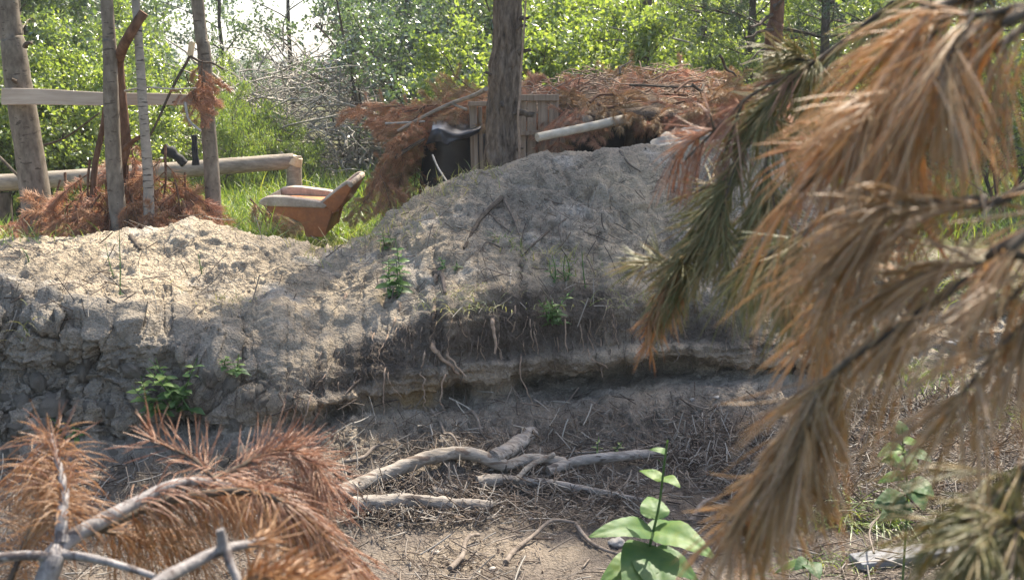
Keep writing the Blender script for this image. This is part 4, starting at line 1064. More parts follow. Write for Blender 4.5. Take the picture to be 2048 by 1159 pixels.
mb = MB(); limb(mb, [a + (0, -.01, .01), a + (.035, -.015, .085)], .083, .06, 6, 12, True, .12); mb.build('cut_end', M['cutwood'], rail)
a = P(8, 375, 10.55); mb = MB(); limb(mb, [a - (0, 0, .05), np.array((a[0], a[1], gz(a[0], a[1]) - .1))], .06, .06, 6, 12, True, .06); mb.build('post', M['dark_bark'], rail)
# forked dead sapling wired to the fence
sap = thing('dead_sapling', base_of(243, 345, 7.9), 'reddish dead sapling with a broken crooked top behind the grey trunk', 'sapling')
b0 = np.array(sap.location); mb = MB()
limb(mb, [b0, P(243, 345, 7.45), P(252, 290, 7.4), P(244, 200, 7.42), P(238, 130, 7.4), P(238, 105, 7.35)], .034, .030, 24, 9, True, .12); mb.build('trunk', M['red_bark'], sap)
mb = MB(); limb(mb, [P(236, 125, 7.3), P(246, 95, 7.15), P(268, 55, 7.1), P(288, 25, 7.1)], .034, .030, 14, 9, True, .12); mb.build('branch', M['red_bark'], sap)
mb = MB(); limb(mb, [P(248, 298, 7.38), P(266, 282, 7.34), P(290, 268, 7.3)], .02, .012, 8, 7, True, .1); mb.build('branch', M['red_bark'], sap)
mb = MB(); limb(mb, [P(210, 215, 7.42), P(204, 260, 7.42), P(190, 330, 7.4), P(186, 400, 7.35)], .016, .024, 12, 7, True, .1)
tag(mb.build('dead_branch', M['red_bark']), 'thin reddish branch hanging below the board left of the grey trunk', 'branch')
def stick(pts, r0, r1, mat, label, name='stick', cat='stick', sides=7, n=14, noise_=.15, group=None):
    mb = MB(); limb(mb, pts, r0, r1, n, sides, True, noise_); return tag(mb.build(name, M[mat]), label, cat, group)
stick([P(383, 85, 7.5), P(378, 115, 7.5), P(345, 175, 7.45), P(318, 235, 7.4), P(290, 290, 7.4)], .011, .007, 'dark_bark', 'cut branch with a pale top leaning over the right end of the board', 'dead_branch', 'branch')
stick([P(384, 84, 7.48), P(380, 112, 7.48)], .021, .021, 'cutwood', 'pale peeled stub end beside the brown trunk', 'branch_stub', 'branch')
stick([P(380, 112, 7.47), P(402, 124, 7.45), P(424, 126, 7.45), P(446, 138, 7.4)], .009, .006, 'dark_bark', 'thin twig crossing the brown trunk high above the board', 'twig', 'twig')
stick([P(250, 182, 7.35), P(290, 175, 7.2), P(350, 178, 7.3), P(392, 176, 7.3)], .008, .004, 'grey_twig', 'pale twig lying along the top edge of the board', 'twig', 'twig')
stick([P(370, 205, 7.4), P(378, 240, 7.35), P(402, 262, 7.3)], .011, .007, 'grey_twig', 'pale crooked twig under the right end of the board', 'twig', 'twig')
stick([P(70, 295, 8.4), P(130, 275, 8.3), P(200, 225, 8.2)], .010, .006, 'dark_bark', 'thin dark branch slanting up behind the straight grey trunk', 'dead_branch', 'branch')
stick([P(-10, 305, 8.5), P(20, 335, 8.4), P(36, 352, 8.4)], .014, .009, 'dark_bark', 'dark crooked branch at the left edge above the rail', 'dead_branch', 'branch')
stick([P(328, 296, 9.), P(350, 310, 9.), P(370, 328, 9.)], .045, .03, 'char_shade', 'charred black stump leaning on the log rail', 'charred_stump', 'stump', 12, 20, .5)
stick([P(388, 270, 9.), P(390, 300, 9.), P(392, 330, 9.)], .022, .03, 'char_shade', 'charred upright stake beside the black stump', 'charred_stake', 'stake', 10, 16, .5)
# branches over the dugout front
stick([P(795, 262, 8.9), P(850, 232, 8.9), P(900, 208, 8.9), P(950, 190, 8.8), P(972, 178, 8.6)], .012, .020, 'rail_log', 'long bent branch reaching from the bough heap to the pine trunk', 'dead_branch', 'branch')
stick([P(900, 206, 8.88), P(934, 220, 8.86)], .010, .012, 'rail_log', 'short fork of the bent branch beside the plank post', 'dead_branch', 'branch')
stick([P(770, 247, 9.1), P(800, 246, 9.1), P(850, 243, 9.1)], .010, .009, 'grey_twig', 'straight pale stick level above the bough heap', 'stick', 'stick')
stick([P(790, 315, 8.8), P(820, 295, 8.8), P(850, 278, 8.8)], .018, .012, 'dark_bark', 'dark stick slanting across the bough heap by the tarp', 'stick', 'stick')
stick([P(865, 310, 8.6), P(876, 335, 8.5), P(896, 366, 8.2)], .008, .007, 'grey_twig', 'thin pale stick in front of the dark entrance', 'stick', 'stick')
for i, (x0, y0, x1, y1, r, lab) in enumerate([(1180, 205, 1270, 172, .013, 'thin branch rising across the dugout roof'), (1260, 170, 1400, 172, .012, 'level thin branch along the top of the dugout roof'), (1350, 185, 1400, 160, .012, 'short dark branch standing out of the roof litter'), (1385, 170, 1412, 190, .014, 'dark stub slanting down on the right of the roof'), (1330, 218, 1395, 236, .016, 'brown branch sloping down over the right of the roof edge'), (1440, 112, 1472, 152, .014, 'pale bent stick standing up behind the right of the roof'), (1195, 208, 1290, 206, .014, 'dark level branch under the roof edge litter'), (1240, 148, 1262, 122, .010, 'small dark twig poking up from the roof')]):
    stick(wob(P(x0, y0, 9.2), P(x1, y1, 9.6), 5, .06), r, r * .6, 'dark_bark' if i % 2 else 'red_bark', lab, 'dead_branch', 'branch')
# ------------------------------------------------------------------ armchair
CY = 10.2
cb_ = base_of(612, 462, CY)
chair = thing('armchair', cb_, 'low orange-brown armchair with pale padded arms standing on the grass', 'armchair')
def cpt(px, py, dy=0.0):       # near side of the chair lies at CY - .3
    return P(px, py, CY - .3) + (0, 0, 0) if dy == 0 else P(px, py, CY - .3) + (dy * .10, dy, 0)
def extrude(name, outline, y0, y1, mat, shift=.10, bev=.012, seg=3, parent=chair):
    """side outline (px, py) drawn on the near side plane, given real width from y0 to y1"""
    o2 = np.array([P(a, b, CY - .3) for a, b in outline]); n = len(o2)
    A = o2 + (y0 * shift, y0, 0); B = o2 + (y1 * shift, y1, 0)
    me = bpy.data.meshes.new(name); V = np.vstack([A, B]) - np.array(parent.location)
    F = [tuple(range(n)), tuple(range(2 * n - 1, n - 1, -1))] + [((i + 1) % n, i, n + i, n + (i + 1) % n) for i in range(n)]
    me.from_pydata(V.tolist(), [], F); me.materials.append(M[mat]); me.update()
    o = bpy.data.objects.new(name, me); COL.objects.link(o); o.parent = parent
    if bev: bevel(o, bev, seg)
    for p_ in me.polygons: p_.use_smooth = True
    if bev: o.modifiers['bevel'].harden_normals = False
    return o
SH = -.035; WD = 1.08
side = [(526, 411), (540, 410), (600, 412), (652, 414), (664, 423), (660, 438), (654, 458), (650, 474), (612, 474), (608, 456), (600, 444), (580, 436), (558, 431), (538, 424)]
extrude('side_panel', side, 0, .07, 'chair_orange', SH); extrude('side_panel', side, WD - .07, WD, 'chair_orange', SH)
arm = [(518, 405), (521, 398), (530, 394), (545, 392), (570, 393), (600, 397), (630, 401), (648, 406), (656, 412), (648, 416), (620, 415), (590, 414), (560, 413), (535, 412), (523, 410)]
extrude('armrest', arm, -.02, .13, 'chair_beige', SH, .035, 5); extrude('armrest', arm, WD - .13, WD + .02, 'chair_beige', SH, .035, 5)
extrude('seat', [(524, 418), (530, 411), (560, 411), (630, 414), (652, 420), (650, 432), (600, 432), (540, 426)], .135, WD - .135, 'chair_orange', SH, .02, 4)
extrude('front_panel', [(519, 400), (525, 398), (534, 426), (527, 426)], .135, WD - .135, 'chair_dark', SH, .006, 2)
extrude('base', [(600, 436), (655, 436), (648, 474), (606, 474)], .12, WD - .12, 'chair_orange', SH, .01, 2)
wing = [(644, 405), (655, 396), (668, 385), (682, 375), (692, 369), (699, 367), (704, 370), (702, 379), (695, 392), (686, 406), (676, 418), (668, 424), (660, 422), (652, 414)]
wings = [extrude('backrest_wing', wing, -.01, .06, 'chair_orange', SH), extrude('backrest_wing', wing, WD - .06, WD + .01, 'chair_orange', SH)]
extrude('backrest', [(664, 424), (674, 416), (692, 384), (699, 370), (704, 371), (700, 386), (688, 406), (674, 424)], .06, WD - .06, 'chair_orange', SH, .012, 3)
extrude('back_cushion', [(654, 418), (668, 402), (686, 382), (694, 376), (692, 386), (675, 414), (664, 424)], .10, WD - .10, 'chair_orange', SH, .02, 3)
extrude('head_edge', [(694, 366), (699, 362), (706, 364), (707, 372), (702, 376), (697, 372)], -.02, WD + .02, 'chair_beige', SH, .012, 3)
for wi, y in zip(wings, (-.015, WD - .045)):
    mb = MB(); limb(mb, [P(a, b, CY - .3) + (y * SH, y + .03, 0) for a, b in ((643, 406), (656, 396), (682, 374), (694, 366), (703, 367))], .022, .022, 16, 8, True); mb.build('piping', M['chair_beige'], chair).parent = wi

# ------------------------------------------------------------------ logs and sticks on the floor
def ground_log(name, label, pts, r0, r1, mat, lift=None, sides=24, n=70, noise_=.24, cat='log', group=None):
    """pts: photograph pixels of the log's middle line and an optional extra height"""
    q = [hp(a, b + 4, 0) + (0, 0, (r0 + r1) * .5 + (h if h else 0)) for a, b, h in [(*t, 0)[:3] for t in pts]]
    mb = MB(); limb(mb, q, r0, r1, n, sides, True, noise_, seed=int(pts[0][0])); return tag(mb.build(name, M[mat]), label, cat, group)
ground_log('dead_log', 'long crooked pale log rising from its cut left end', [(682, 1000, .01), (760, 970, .02), (850, 940, .03), (930, 932, .04), (1010, 948, .02)], .034, .028, 'deadwood')
ground_log('dead_log', 'grey tapering log in front of the crooked one, ending in a point', [(952, 978, .02), (1010, 974, .02), (1090, 980, .02), (1180, 994, .02), (1285, 1010, .01)], .032, .011, 'greywood')
ground_log('dead_log', 'pale log with ringed bark continuing right of the crooked log', [(1008, 948, .02), (1060, 938, .03), (1130, 938, .02)], .027, .024, 'deadwood')
ground_log('dead_log', 'long grey log slanting up to the right with a splintered end', [(1095, 960, .03), (1160, 944, .04), (1240, 934, .04), (1330, 922, .03)], .025, .022, 'greywood')
ground_log('broken_stump', 'short broken log leaning on the crooked log toward the bank', [(985, 940, .03), (1020, 910, .0), (1062, 872, -.01)], .038, .034, 'greywood', noise_=.45, cat='log')
ground_log('rotten_log', 'flat half rotten log slab in front of the crooked log', [(705, 1022, .01), (800, 1018, .015), (900, 1020, .01), (985, 1020)], .036, .022, 'greywood', noise_=.35)
ground_log('bark_chunk', 'short thick bark chunk between the crooked log and the slab', [(865, 995), (915, 992)], .03, .025, 'greywood', noise_=.35, cat='bark')
ground_log('dead_log', 'thin pale branch lying over the tapering grey log', [(1030, 985, .05), (1060, 962, .07), (1108, 942, .08)], .013, .011, 'deadwood', sides=10)
SK = [((1130, 915), (1240, 905), (1330, 890), 'long thin stick behind the splintered grey log'),
      ((1380, 912), (1430, 915), (1500, 880), 'bent stick beside the litter heap below the hanging bough'),
      ((1245, 912), (1340, 890), (1440, 870), 'stick slanting toward the litter heap under the bank'),
      ((1400, 960), (1440, 990), (1480, 1000), 'dark root-like stick in the litter heap'),
      ((1700, 838), (1790, 830), (1900, 845), 'long level stick behind the broad-leaved plant'),
      ((1690, 855), (1800, 848), (1880, 838), 'second level stick behind the broad-leaved plant'),
      ((1700, 868), (1800, 868), (2010, 860), 'thick level stick right of the broad-leaved plant'),
      ((1770, 800), (1840, 810), (1990, 850), 'thin stick slanting down at the right under the needles'),
      ((1765, 870), (1790, 835), (1805, 818), 'short pale peeled stick standing among the level sticks'),
      ((1650, 885), (1690, 940), (1730, 985), 'grey stick slanting down left of the broad-leaved plant'),
      ((1380, 1050), (1430, 1000), (1470, 960), 'thin curved twig at the dark hollow in the litter'),
      ((860, 828), (890, 870), (915, 905), 'thin dark root lying on the scree below the undercut'),
      ((940, 830), (960, 870), (985, 905), 'second thin dark root on the scree right of the first'),
      ((690, 935), (740, 905), (780, 890), 'thin dark twig at the foot of the bank left of the log'),
      ((835, 1000), (900, 1015), (945, 1045), 'thin dark twig crossing the rotten slab'),
      ((1010, 1130), (1060, 1080), (1160, 1055), 'dark twig on the lit floor left of the large-leaved plant'),
      ((900, 1150), (930, 1100), (960, 1080), 'short dark twig on the lit floor'),
      ((1150, 1060), (1200, 1100), (1270, 1130), 'dark crooked twig beside the stem of the large-leaved plant'),
      ((1460, 1100), (1530, 1090), (1640, 1120), 'long thin stick near the grey plank'),
      ((1450, 1040), (1540, 1050), (1660, 1045), 'thin stick level in the litter below the hanging bough')]
for a, b, c, lab in SK:
    q = [hp(x, y, .012 + .02 * rng.random()) for x, y in (a, b, c)]; r = rng.uniform(.006, .013)
    if 'thick' in lab: r = .02
    if 'peeled' in lab or 'grey stick' in lab: r = .013
    mb = MB(); limb(mb, np.vstack([q[0], q[0] * .5 + q[1] * .5 + rng.normal(0, .012, 3), q[1], q[1] * .5 + q[2] * .5 + rng.normal(0, .012, 3), q[2]]), r, r * .55, 18, 7, True, .2)
    tag(mb.build('stick', M['deadwood' if 'pale' in lab or 'grey' in lab else 'floor_twig']), lab, 'stick')
# grey painted plank at the lower right
a, b = hp(1705, 1132, .03), hp(1925, 1112, .05)
ax = unit(b - a); s_ = unit(np.cross(ax, (0, 0, 1))); up = np.cross(s_, ax)
mb = MB(); L = np.linalg.norm(b - a)
mb.add(boxv((a + b) / 2 - (0, 0, .012), L, .10, .03, np.stack([ax, s_, up], 1)), BOXF); o = mb.build('grey_plank', M['plank_grey'], None, False); bevel(o, .005, 2)
tag(o, 'weathered grey plank lying on the sand at the lower right', 'plank')
mb = MB(); limb(mb, [hp(1755, 1159, .1), hp(1752, 1110, .10), hp(1750, 1080, .12)], .004, .003, 8, 5); tag(mb.build('twig', M['floor_twig']), 'thin upright twig in front of the grey plank', 'twig')
# white scrap far right
q = hp(1905, 680, .03); mb = MB(); 
for k in range(3): mb.add(boxv(q + rng.normal(0, .02, 3), .06, .04, .01, np.array(Euler(tuple(rng.normal(0, .5, 3))).to_matrix())), BOXF)
tag(mb.build('plastic_scrap', M['scrap'], None, False), 'crumpled whitish plastic scrap seen through the needles at the right', 'scrap')
stn = []
# ------------------------------------------------------------------ roots hanging out of the face (parts of the bank)
g = np.random.default_rng(33)
def hang(px, py, dpy, r, lean=0, seed=0):
    a, n = hit(px, py)
    if a is None: return None
    b, _ = hit(px + lean, py + dpy)
    y_out = a[1] - .03; L = dpy / FPX * a[1] * 1.02
    k = 9; t = np.linspace(0, 1, k)[:, None]
    q = np.array([a[0], y_out, a[2]]) + np.array([lean / FPX * a[1], -.02, -L]) * t
    w = g.normal(0, 1, (k, 3)) * (.012, .006, .004); q += np.cumsum(w, 0) * t ** .7
    q = np.vstack([a + (0, .05, .01), q]); return q
for (px, py, dpy, r, ln) in [(690, 595, 75, .008, -6), (872, 555, 105, .013, 4), (868, 620, 40, .011, 0), (985, 640, 70, .012, 14), (1000, 705, 80, .005, 12), (1030, 615, 100, .006, 12), (1042, 715, 95, .005, 10), (866, 690, 52, .014, 34), (895, 705, 38, .006, 22), (850, 705, 45, .006, -10), (800, 610, 70, .006, -4), (790, 640, 55, .005, -8), (1060, 640, 60, .005, 2), (1130, 640, 95, .005, -4), (1160, 650, 60, .004, 4), (770, 740, 120, .005, 10), (850, 760, 70, .004, -14), (890, 750, 70, .005, 2), (1180, 640, 50, .004, 0), (1225, 630, 50, .004, 3), (1370, 615, 50, .006, 12), (1300, 640, 60, .004, 0), (620, 800, 60, .005, 8), (590, 790, 40, .004, -10), (710, 760, 50, .006, -30), (1105, 600, 70, .006, 3)]:
    q = hang(px, py, dpy, r, ln)
    if q is None: continue
    mb = MB(); limb(mb, q, r, r * .45, 16, 6, True, .3); mb.build('root', M['straw'], bank)
for k in range(170):
    px = g.uniform(560, 1480); base = np.interp(px, [560, 700, 1000, 1480], [770, 700, 625, 640]); py = base + g.uniform(-25, 70)
    q = hang(px, py, g.uniform(25, 75), 0, g.normal(0, 8))
    if q is None: continue
    r = g.uniform(.0018, .0040); mb = MB(); limb(mb, q, r, r * .5, 12, 4); mb.build('root', M['root' if k % 3 else 'straw'], bank)
fine = MB(); qs = []
for k in range(1000):
    px = g.uniform(300, 1520); lipy = np.interp(px, [300, 560, 700, 900, 1100, 1500], [770, 760, 720, 640, 610, 640]); py = lipy + abs(g.normal(0, 45)) - 20
    q = hang(px, py, g.uniform(8, 45), 0, g.normal(0, 6))
    if q is not None: qs.append(q)
qs = np.stack(qs); tubes(fine, qs, np.full((len(qs), 1), .0012) * np.linspace(1, .5, qs.shape[1])[None], 3)
o = fine.build('root_fringe', M['root'], bank); o['kind'] = 'stuff'
# roots on the slope above: three legs under the dark tuft, other twigs lying on the sand
for i, (pts, r, lab) in enumerate([([(1002, 398), (960, 440), (930, 500)], .016, 'grey root leg reaching left down the slope below the pine'), ([(975, 425), (1000, 450), (1020, 468)], .008, 'thin root in the middle of the root tripod on the slope'), ([(1005, 400), (1025, 440), (1040, 472)], .010, 'dark root leg reaching right down the slope'), ([(1095, 462), (1065, 490), (1040, 512)], .007, 'thin dark twig slanting on the slope right of the roots'), ([(1130, 440), (1118, 455), (1120, 485)], .006, 'pale hooked twig on the slope'), ([(1005, 500), (975, 488), (960, 505)], .006, 'pale forked twig beside the grass tuft on the slope'), ([(262, 475), (275, 490), (282, 500)], .016, 'short dark stick on the crest of the left mound'), ([(372, 425), (392, 428), (405, 436)], .016, 'short grey stick on the crest beside the brown trunk'), ([(1090, 400), (1110, 408), (1128, 410)], .006, 'small twig lying on the upper slope'), ([(640, 735), (620, 770), (590, 800)], .006, 'thin pale stick on the face left of the undercut'), ([(720, 755), (705, 775), (690, 790)], .007, 'short pale twig on the face above the undercut'), ([(1240, 305), (1260, 330), (1280, 345)], .008, 'twig on the crest below the grass tuft'), ([(1290, 300), (1330, 285), (1350, 300)], .006, 'thin pale hooked twig on the crest beside the sacks'), ([(20, 560), (40, 590), (22, 605)], .007, 'thin twig on the left edge of the mound'), ([(868, 548), (885, 555), (890, 590)], .018, 'dark knotted root standing out of the slope edge')]):
    stick([hp(a, b, .012) for a, b in pts], r, r * .5, 'root' if i % 3 else 'dark_bark', lab, 'twig', 'twig', 6, 12, .25)
# clods on the broken face and at its foot
def clod_mesh(seed):
    gg = np.random.default_rng(seed); import bmesh
    bm = bmesh.new(); bmesh.ops.create_icosphere(bm, subdivisions=3, radius=1)
    v = np.array([a.co for a in bm.verts]); f1, f2, ci = voro(v + seed, 1.3, seed)
    v = v * (1 + .35 * (ci - .5) - .15 * sstep(.1, 0, f2 - f1) + .34 * fbm(v + seed * 3.1, 1.9, 4, seed, .6))[:, None] * (1, gg.uniform(.7, 1), gg.uniform(.5, .8))
    v += .10 * np.stack([fbm(v, 7, 2, seed + k) for k in range(3)], 1)
    for a, c in zip(bm.verts, v): a.co = c
    me = bpy.data.meshes.new('clod'); bm.to_mesh(me); bm.free(); me.materials.append(M['clod'])
    for p_ in me.polygons: p_.use_smooth = True
    return me
M['clod'] = soilmat('clod_soil', False, ((.27, .235, .19), (.38, .335, .275)))
CL = [clod_mesh(s) for s in range(7)]
for k in range(270):
    if k < 120: px, py = g.uniform(-60, 620), 0; py = g.uniform(np.interp(px, [0, 600], [690, 770]), 930); s = g.uniform(.010, .035) if k > 18 else g.uniform(.04, .065)
    else: px, py = g.uniform(620, 1500), 0; py = np.interp(px, [620, 1500], [870, 785]) + g.uniform(-5, 90); s = g.uniform(.006, .022)
    a = hp(px, py, -s * .15); o = bpy.data.objects.new('clod', CL[k % 7]); COL.objects.link(o); o.parent = bank
    o.location = tuple(a); o.rotation_euler = tuple(g.uniform(0, 6.28, 3)); o.scale = (s,) * 3
# stones on the floor
for k, (px, py) in enumerate([(1435, 795), (1385, 800), (1815, 880), (1700, 890), (870, 1105), (1235, 1090), (1330, 1120), (800, 1050), (985, 1140), (1480, 1085), (1610, 905), (1120, 1000)]):
    s = [.016, .014, .018, .022, .018, .032, .035, .016, .016, .022, .016, .024][k]
    o = bpy.data.objects.new('stone', CL[k % 7].copy()); COL.objects.link(o); o.data.materials.clear(); o.data.materials.append(M['stone'])
    o.location = tuple(hp(px, py, s * .3)); o.scale = (s, s, s * .8); o.rotation_euler = (0, 0, k)
    tag(o, ['pale pebble at the foot of the bank under the hanging bough', 'small pebble on the scree near the right end of the bank', 'white pebble among the sticks left of the broad-leaved plant', 'pale stone by the slanting grey stick', 'pale pebble on the lit floor below the logs', 'grey stone left of the large-leaved plant', 'grey stone right behind the large leaves', 'pebble below the cut end of the crooked log', 'pebble at the bottom edge of the lit floor', 'stone in the dark hollow of the litter', 'pale chip under the hanging needle bunch', 'grey stone just in front of the tapering log'][k], 'stone')

# ------------------------------------------------------------------ litter: needles, chips, twigs
lit = MB()
def scatter(n, px0, px1, py0, py1, f=None):
    out, nn = [], []
    for _ in range(n):
        px, py = g.uniform(px0, px1), g.uniform(py0, py1)
        if f is not None and not f(px, py): continue
        a, nrm_ = hit(px, py)
        if a is not None: out.append(a); nn.append(nrm_)
    return np.array(out), np.array(nn)
def lay(pts, nn, L, r, tilt=.25, sides=3, segs=3, lift=.004):
    n = len(pts); d = g.normal(0, 1, (n, 3)); d -= (d * nn).sum(1, keepdims=True) * nn; d = unit(d) + nn * g.normal(0, tilt, (n, 1)); d = unit(d)
    L = L * g.uniform(.4, 1.4, n); t = np.linspace(-.5, .5, segs + 1)
    q = pts[:, None] + nn[:, None] * lift + d[:, None] * (L[:, None] * t)[..., None] + nn[:, None] * (np.abs(d * nn).sum(1) * L * .5)[:, None, None]
    q += g.normal(0, .06, (n, 1, 3)) * (L[:, None] * (t ** 2))[..., None] * 2
    rr = np.full((n, 1), 1.0) * r * g.uniform(.6, 1.4, (n, 1)) * np.ones((1, segs + 1)); tubes(lit, q, rr, sides, rnd=g.random(n))
def floorf(px, py): return py > np.interp(px, [0, 600, 1100, 1450, 2100], [930, 890, 850, 800, 745]) and g.random() < .10 + .9 * (math.sin(px * .011 + 1) * math.sin(py * .023 + px * .004) * .5 + .5) ** 1.6
pts, nn = scatter(13000, -40, 2090, 800, 1200, floorf); lay(pts, nn, .055, .0011)
pts, nn = scatter(2600, -40, 2090, 830, 1190, floorf); lay(pts, nn, .11, .0026, .2, 4, 4)
def heap(px, py): return ((px - 1480) / 190) ** 2 + ((py - 930) / 90) ** 2 < g.random() ** .5
pts, nn = scatter(3400, 1280, 1700, 830, 1080, heap); lay(pts + nn * g.random((len(pts), 1)) * .05, nn, .10, .0022, .6, 4, 4, .01)
pts, nn = scatter(2600, 1640, 2060, 800, 1060); lay(pts + nn * g.random((len(pts), 1)) * .03, nn, .12, .0024, .5, 4, 4, .01)
pts, nn = scatter(1500, 690, 1300, 960, 1060); lay(pts + nn * g.random((len(pts), 1)) * .02, nn, .09, .002, .4, 4, 4, .01)
pts, nn = scatter(5200, 560, 1560, 770, 930, lambda x, y: y > np.interp(x, [560, 1100, 1560], [850, 790, 765]) and g.random() < .5); lay(pts, nn, .035, .0012)
pts, nn = scatter(260, 560, 1560, 790, 930); lay(pts, nn, .10, .0026, .3, 4, 4)
# bits on the slope
pts, nn = scatter(3600, -40, 1600, 310, 590); lay(pts, nn, .04, .0013)
pts, nn = scatter(300, -40, 1600, 400, 640); lay(pts, nn, .12, .0024, .35, 4, 4)
tag(lit.build('litter', M['litter']), 'brown pine-needle and twig litter strewn over the floor and slope', 'litter', None, 'stuff')
chips = MB(); pts, nn = scatter(2600, -40, 2090, 840, 1190, floorf)
ax = g.normal(0, 1, pts.shape); rleaf(chips, pts + nn * .006, ax, nn + g.normal(0, .25, pts.shape), g.uniform(.012, .035, len(pts)), g.uniform(.006, .016, len(pts)), .3 + .7 * g.random(len(pts)))
tag(chips.build('bark_chips', M['litter'], None, False), 'pale bark chips and leaf scraps on the floor', 'litter', None, 'stuff')
# ------------------------------------------------------------------ plants on the bank
def nettle(name, label, px, py, h, n, lsize, mat='leaf_nettle', stems=1, seed=0, lean=(0, 0), spread=.1, narrow=.55, cat='plant', up=None, dens=1.0):
    g = np.random.default_rng(seed); b0 = hp(px, py)
    root = thing(name, b0, label, cat); sb, lb = MB(), MB()
    for s in range(stems):
        a = b0 + (g.normal(0, spread * .6), g.normal(0, spread * .3), -.02); a[2] = min(a[2], gz(a[0], a[1])) if False else a[2]
        hh = h * (g.uniform(.6, 1.0) if s else 1); top = a + np.array((lean[0] + g.normal(0, spread), lean[1] + g.normal(-.03, spread * .5), hh))
        p_ = limb(sb, [a, a * .5 + top * .5 + g.normal(0, .01, 3), top], .004, .0018, 12, 5)
        for k in range(n):
            f = .18 + .82 * k / n; i = min(int(f * 11), 10); c = p_[i]; az = k * 1.57 + g.normal(0, .3)
            for sg in (0, math.pi):
                l = lsize * g.uniform(.7, 1.15) * (1.1 - .55 * f); d = np.array((math.cos(az + sg), math.sin(az + sg), .25 - .5 * (1 - f)))
                bigleaf(lb, c, c + unit(d) * l, l * narrow, (g.normal(0, .3), g.normal(-.2, .3), 1), .2, .25, .02, float(np.clip(.25 + .6 * f + g.normal(0, .12), 0, 1)), 5)
    sb.build('stem', M['leaf_nettle'], root); lb.build('leaves', M[mat], root); return root
nettle('nettle_plant', 'upright leafy green plant on the bright streak of the slope', 796, 590, .32, 9, .085, seed=1, stems=3, spread=.05, lean=(-.03, 0))
nettle('nettle_plant', 'bushy dark green plant with yellow tips on the broken left face', 352, 812, .28, 7, .08, seed=2, stems=8, spread=.14, lean=(.02, -.08))
nettle('nettle_plant', 'small pale rosette plant right of the bushy one on the left face', 464, 735, .10, 6, .06, 'leaf_nettle', seed=3, stems=2, spread=.03)
nettle('nettle_plant', 'feathery green plant hanging in the middle of the dark face', 1108, 640, .20, 8, .06, seed=4, stems=5, spread=.06, lean=(.02, -.06), narrow=.35)
nettle('nettle_plant', 'small green plant at the upper edge of the face below the grass', 1120, 560, .16, 7, .05, seed=5, stems=4, spread=.06, narrow=.35)
nettle('nettle_plant', 'low dark green plant at the foot of the left face behind the needles', 140, 880, .14, 6, .06, seed=6, stems=4, spread=.05, narrow=.4)
nettle('nettle_plant', 'small green seedling on the saddle right of the armchair', 772, 490, .10, 5, .07, seed=7, stems=2, spread=.04)
nettle('nettle_plant', 'small yellow-green plant behind the splintered end of the grey log', 1226, 915, .14, 6, .05, 'leaf_willow', seed=8, stems=2, spread=.03, narrow=.35)
nettle('nettle_plant', 'tiny yellow-green sprig at the tip of the splintered log', 1340, 935, .07, 4, .035, 'leaf_willow', seed=9, stems=2, spread=.03)
nettle('nettle_plant', 'low green seedling on the slope near the root tripod', 905, 530, .07, 4, .05, seed=10, stems=2, spread=.05)
for i, (px, py, h, lab) in enumerate([(240, 590, .34, 'tall thin dry weed stalk on the left mound'), (228, 560, .22, 'shorter thin weed stalk left of the tall one'), (66, 520, .10, 'small weed at the left crest'), (402, 545, .13, 'short dark weed in the middle of the left mound'), (1165, 570, .2, 'single thin weed stem with a yellow leaf above the face')]):
    nettle('weed_stalk', lab, px, py, h, 6, .022, 'leaf_nettle', seed=20 + i, stems=1, spread=.02, narrow=.3, cat='weed')
# grass tufts
def tuft(label, px, py, n, L, seed, mat='grass_dry', spread=.08, droop=(.2, .9), wd=.004, lift=0):
    g = np.random.default_rng(seed); c = hp(px, py); root_pts = c + g.normal(0, 1, (n, 3)) * (spread, spread * .6, 0)
    root_pts[:, 2] = [max(gz(a, b), c[2] - .05) - .01 for a, b in root_pts[:, :2]]
    d = g.normal(0, .4, (n, 3)); d[:, 2] = 1; d[:, 1] -= .1
    mb = MB(); blades(mb, root_pts, d, L * g.uniform(.4, 1.2, n), wd, g.uniform(*droop, n), 5)
    return tag(mb.build('grass_tuft', M[mat], None, False), label, 'grass')
tuft('bright green grass tuft on the crest under the white pole', 1185, 304, 90, .26, 1, 'grass', .10)
tuft('dry yellowish grass tuft at the near foot of the armchair', 625, 468, 150, .34, 2, 'grass_dry', .18)
tuft('short yellow-green grass on the saddle behind the left mound', 680, 492, 160, .16, 3, 'grass_dry', .28)
tuft('grass tuft on the saddle at the right below the bough heap', 770, 470, 80, .16, 4, 'grass_dry', .15)
tuft('grass fringe on the crest in front of the dark entrance', 905, 368, 60, .14, 5, 'grass_dry', .14)
tuft('dry grass at the crest below the plank post', 950, 342, 50, .13, 6, 'grass_dry', .12)
tuft('grass tuft at the foot of the thin white birch', 318, 452, 90, .16, 7, 'grass_dry', .2)
tuft('grass on the crest right of the brown trunk', 480, 452, 150, .16, 8, 'grass_dry', .28)
tuft('green grass at the left crest edge under the orange boughs', 20, 478, 120, .18, 9, 'grass', .2)
tuft('pale grass at the upper edge of the dark face', 1110, 520, 70, .14, 10, 'grass_dry', .10)
tuft('thin grass hanging from the edge right of the knotted root', 925, 590, 110, .12, 11, 'grass_dry', .12, (.8, 1.5))
tuft('thin dry grass along the edge of the dark face at the right', 1220, 575, 120, .13, 12, 'grass_dry', .22, (.6, 1.4))
tuft('small grass tuft beside the thin roots on the slope', 1010, 485, 40, .11, 13, 'grass', .05)
tuft('long pale grass blades curling at the left edge of the face', 45, 655, 14, .16, 14, 'grass_dry', .03, (.8, 1.4), .006)
tuft('thin pale grass on the middle of the left mound', 430, 600, 40, .10, 15, 'grass_dry', .10)
tuft('grass below the hanging bough in the litter at the right', 1690, 1045, 130, .26, 16, 'grass', .10, (.6, 1.4), .006)
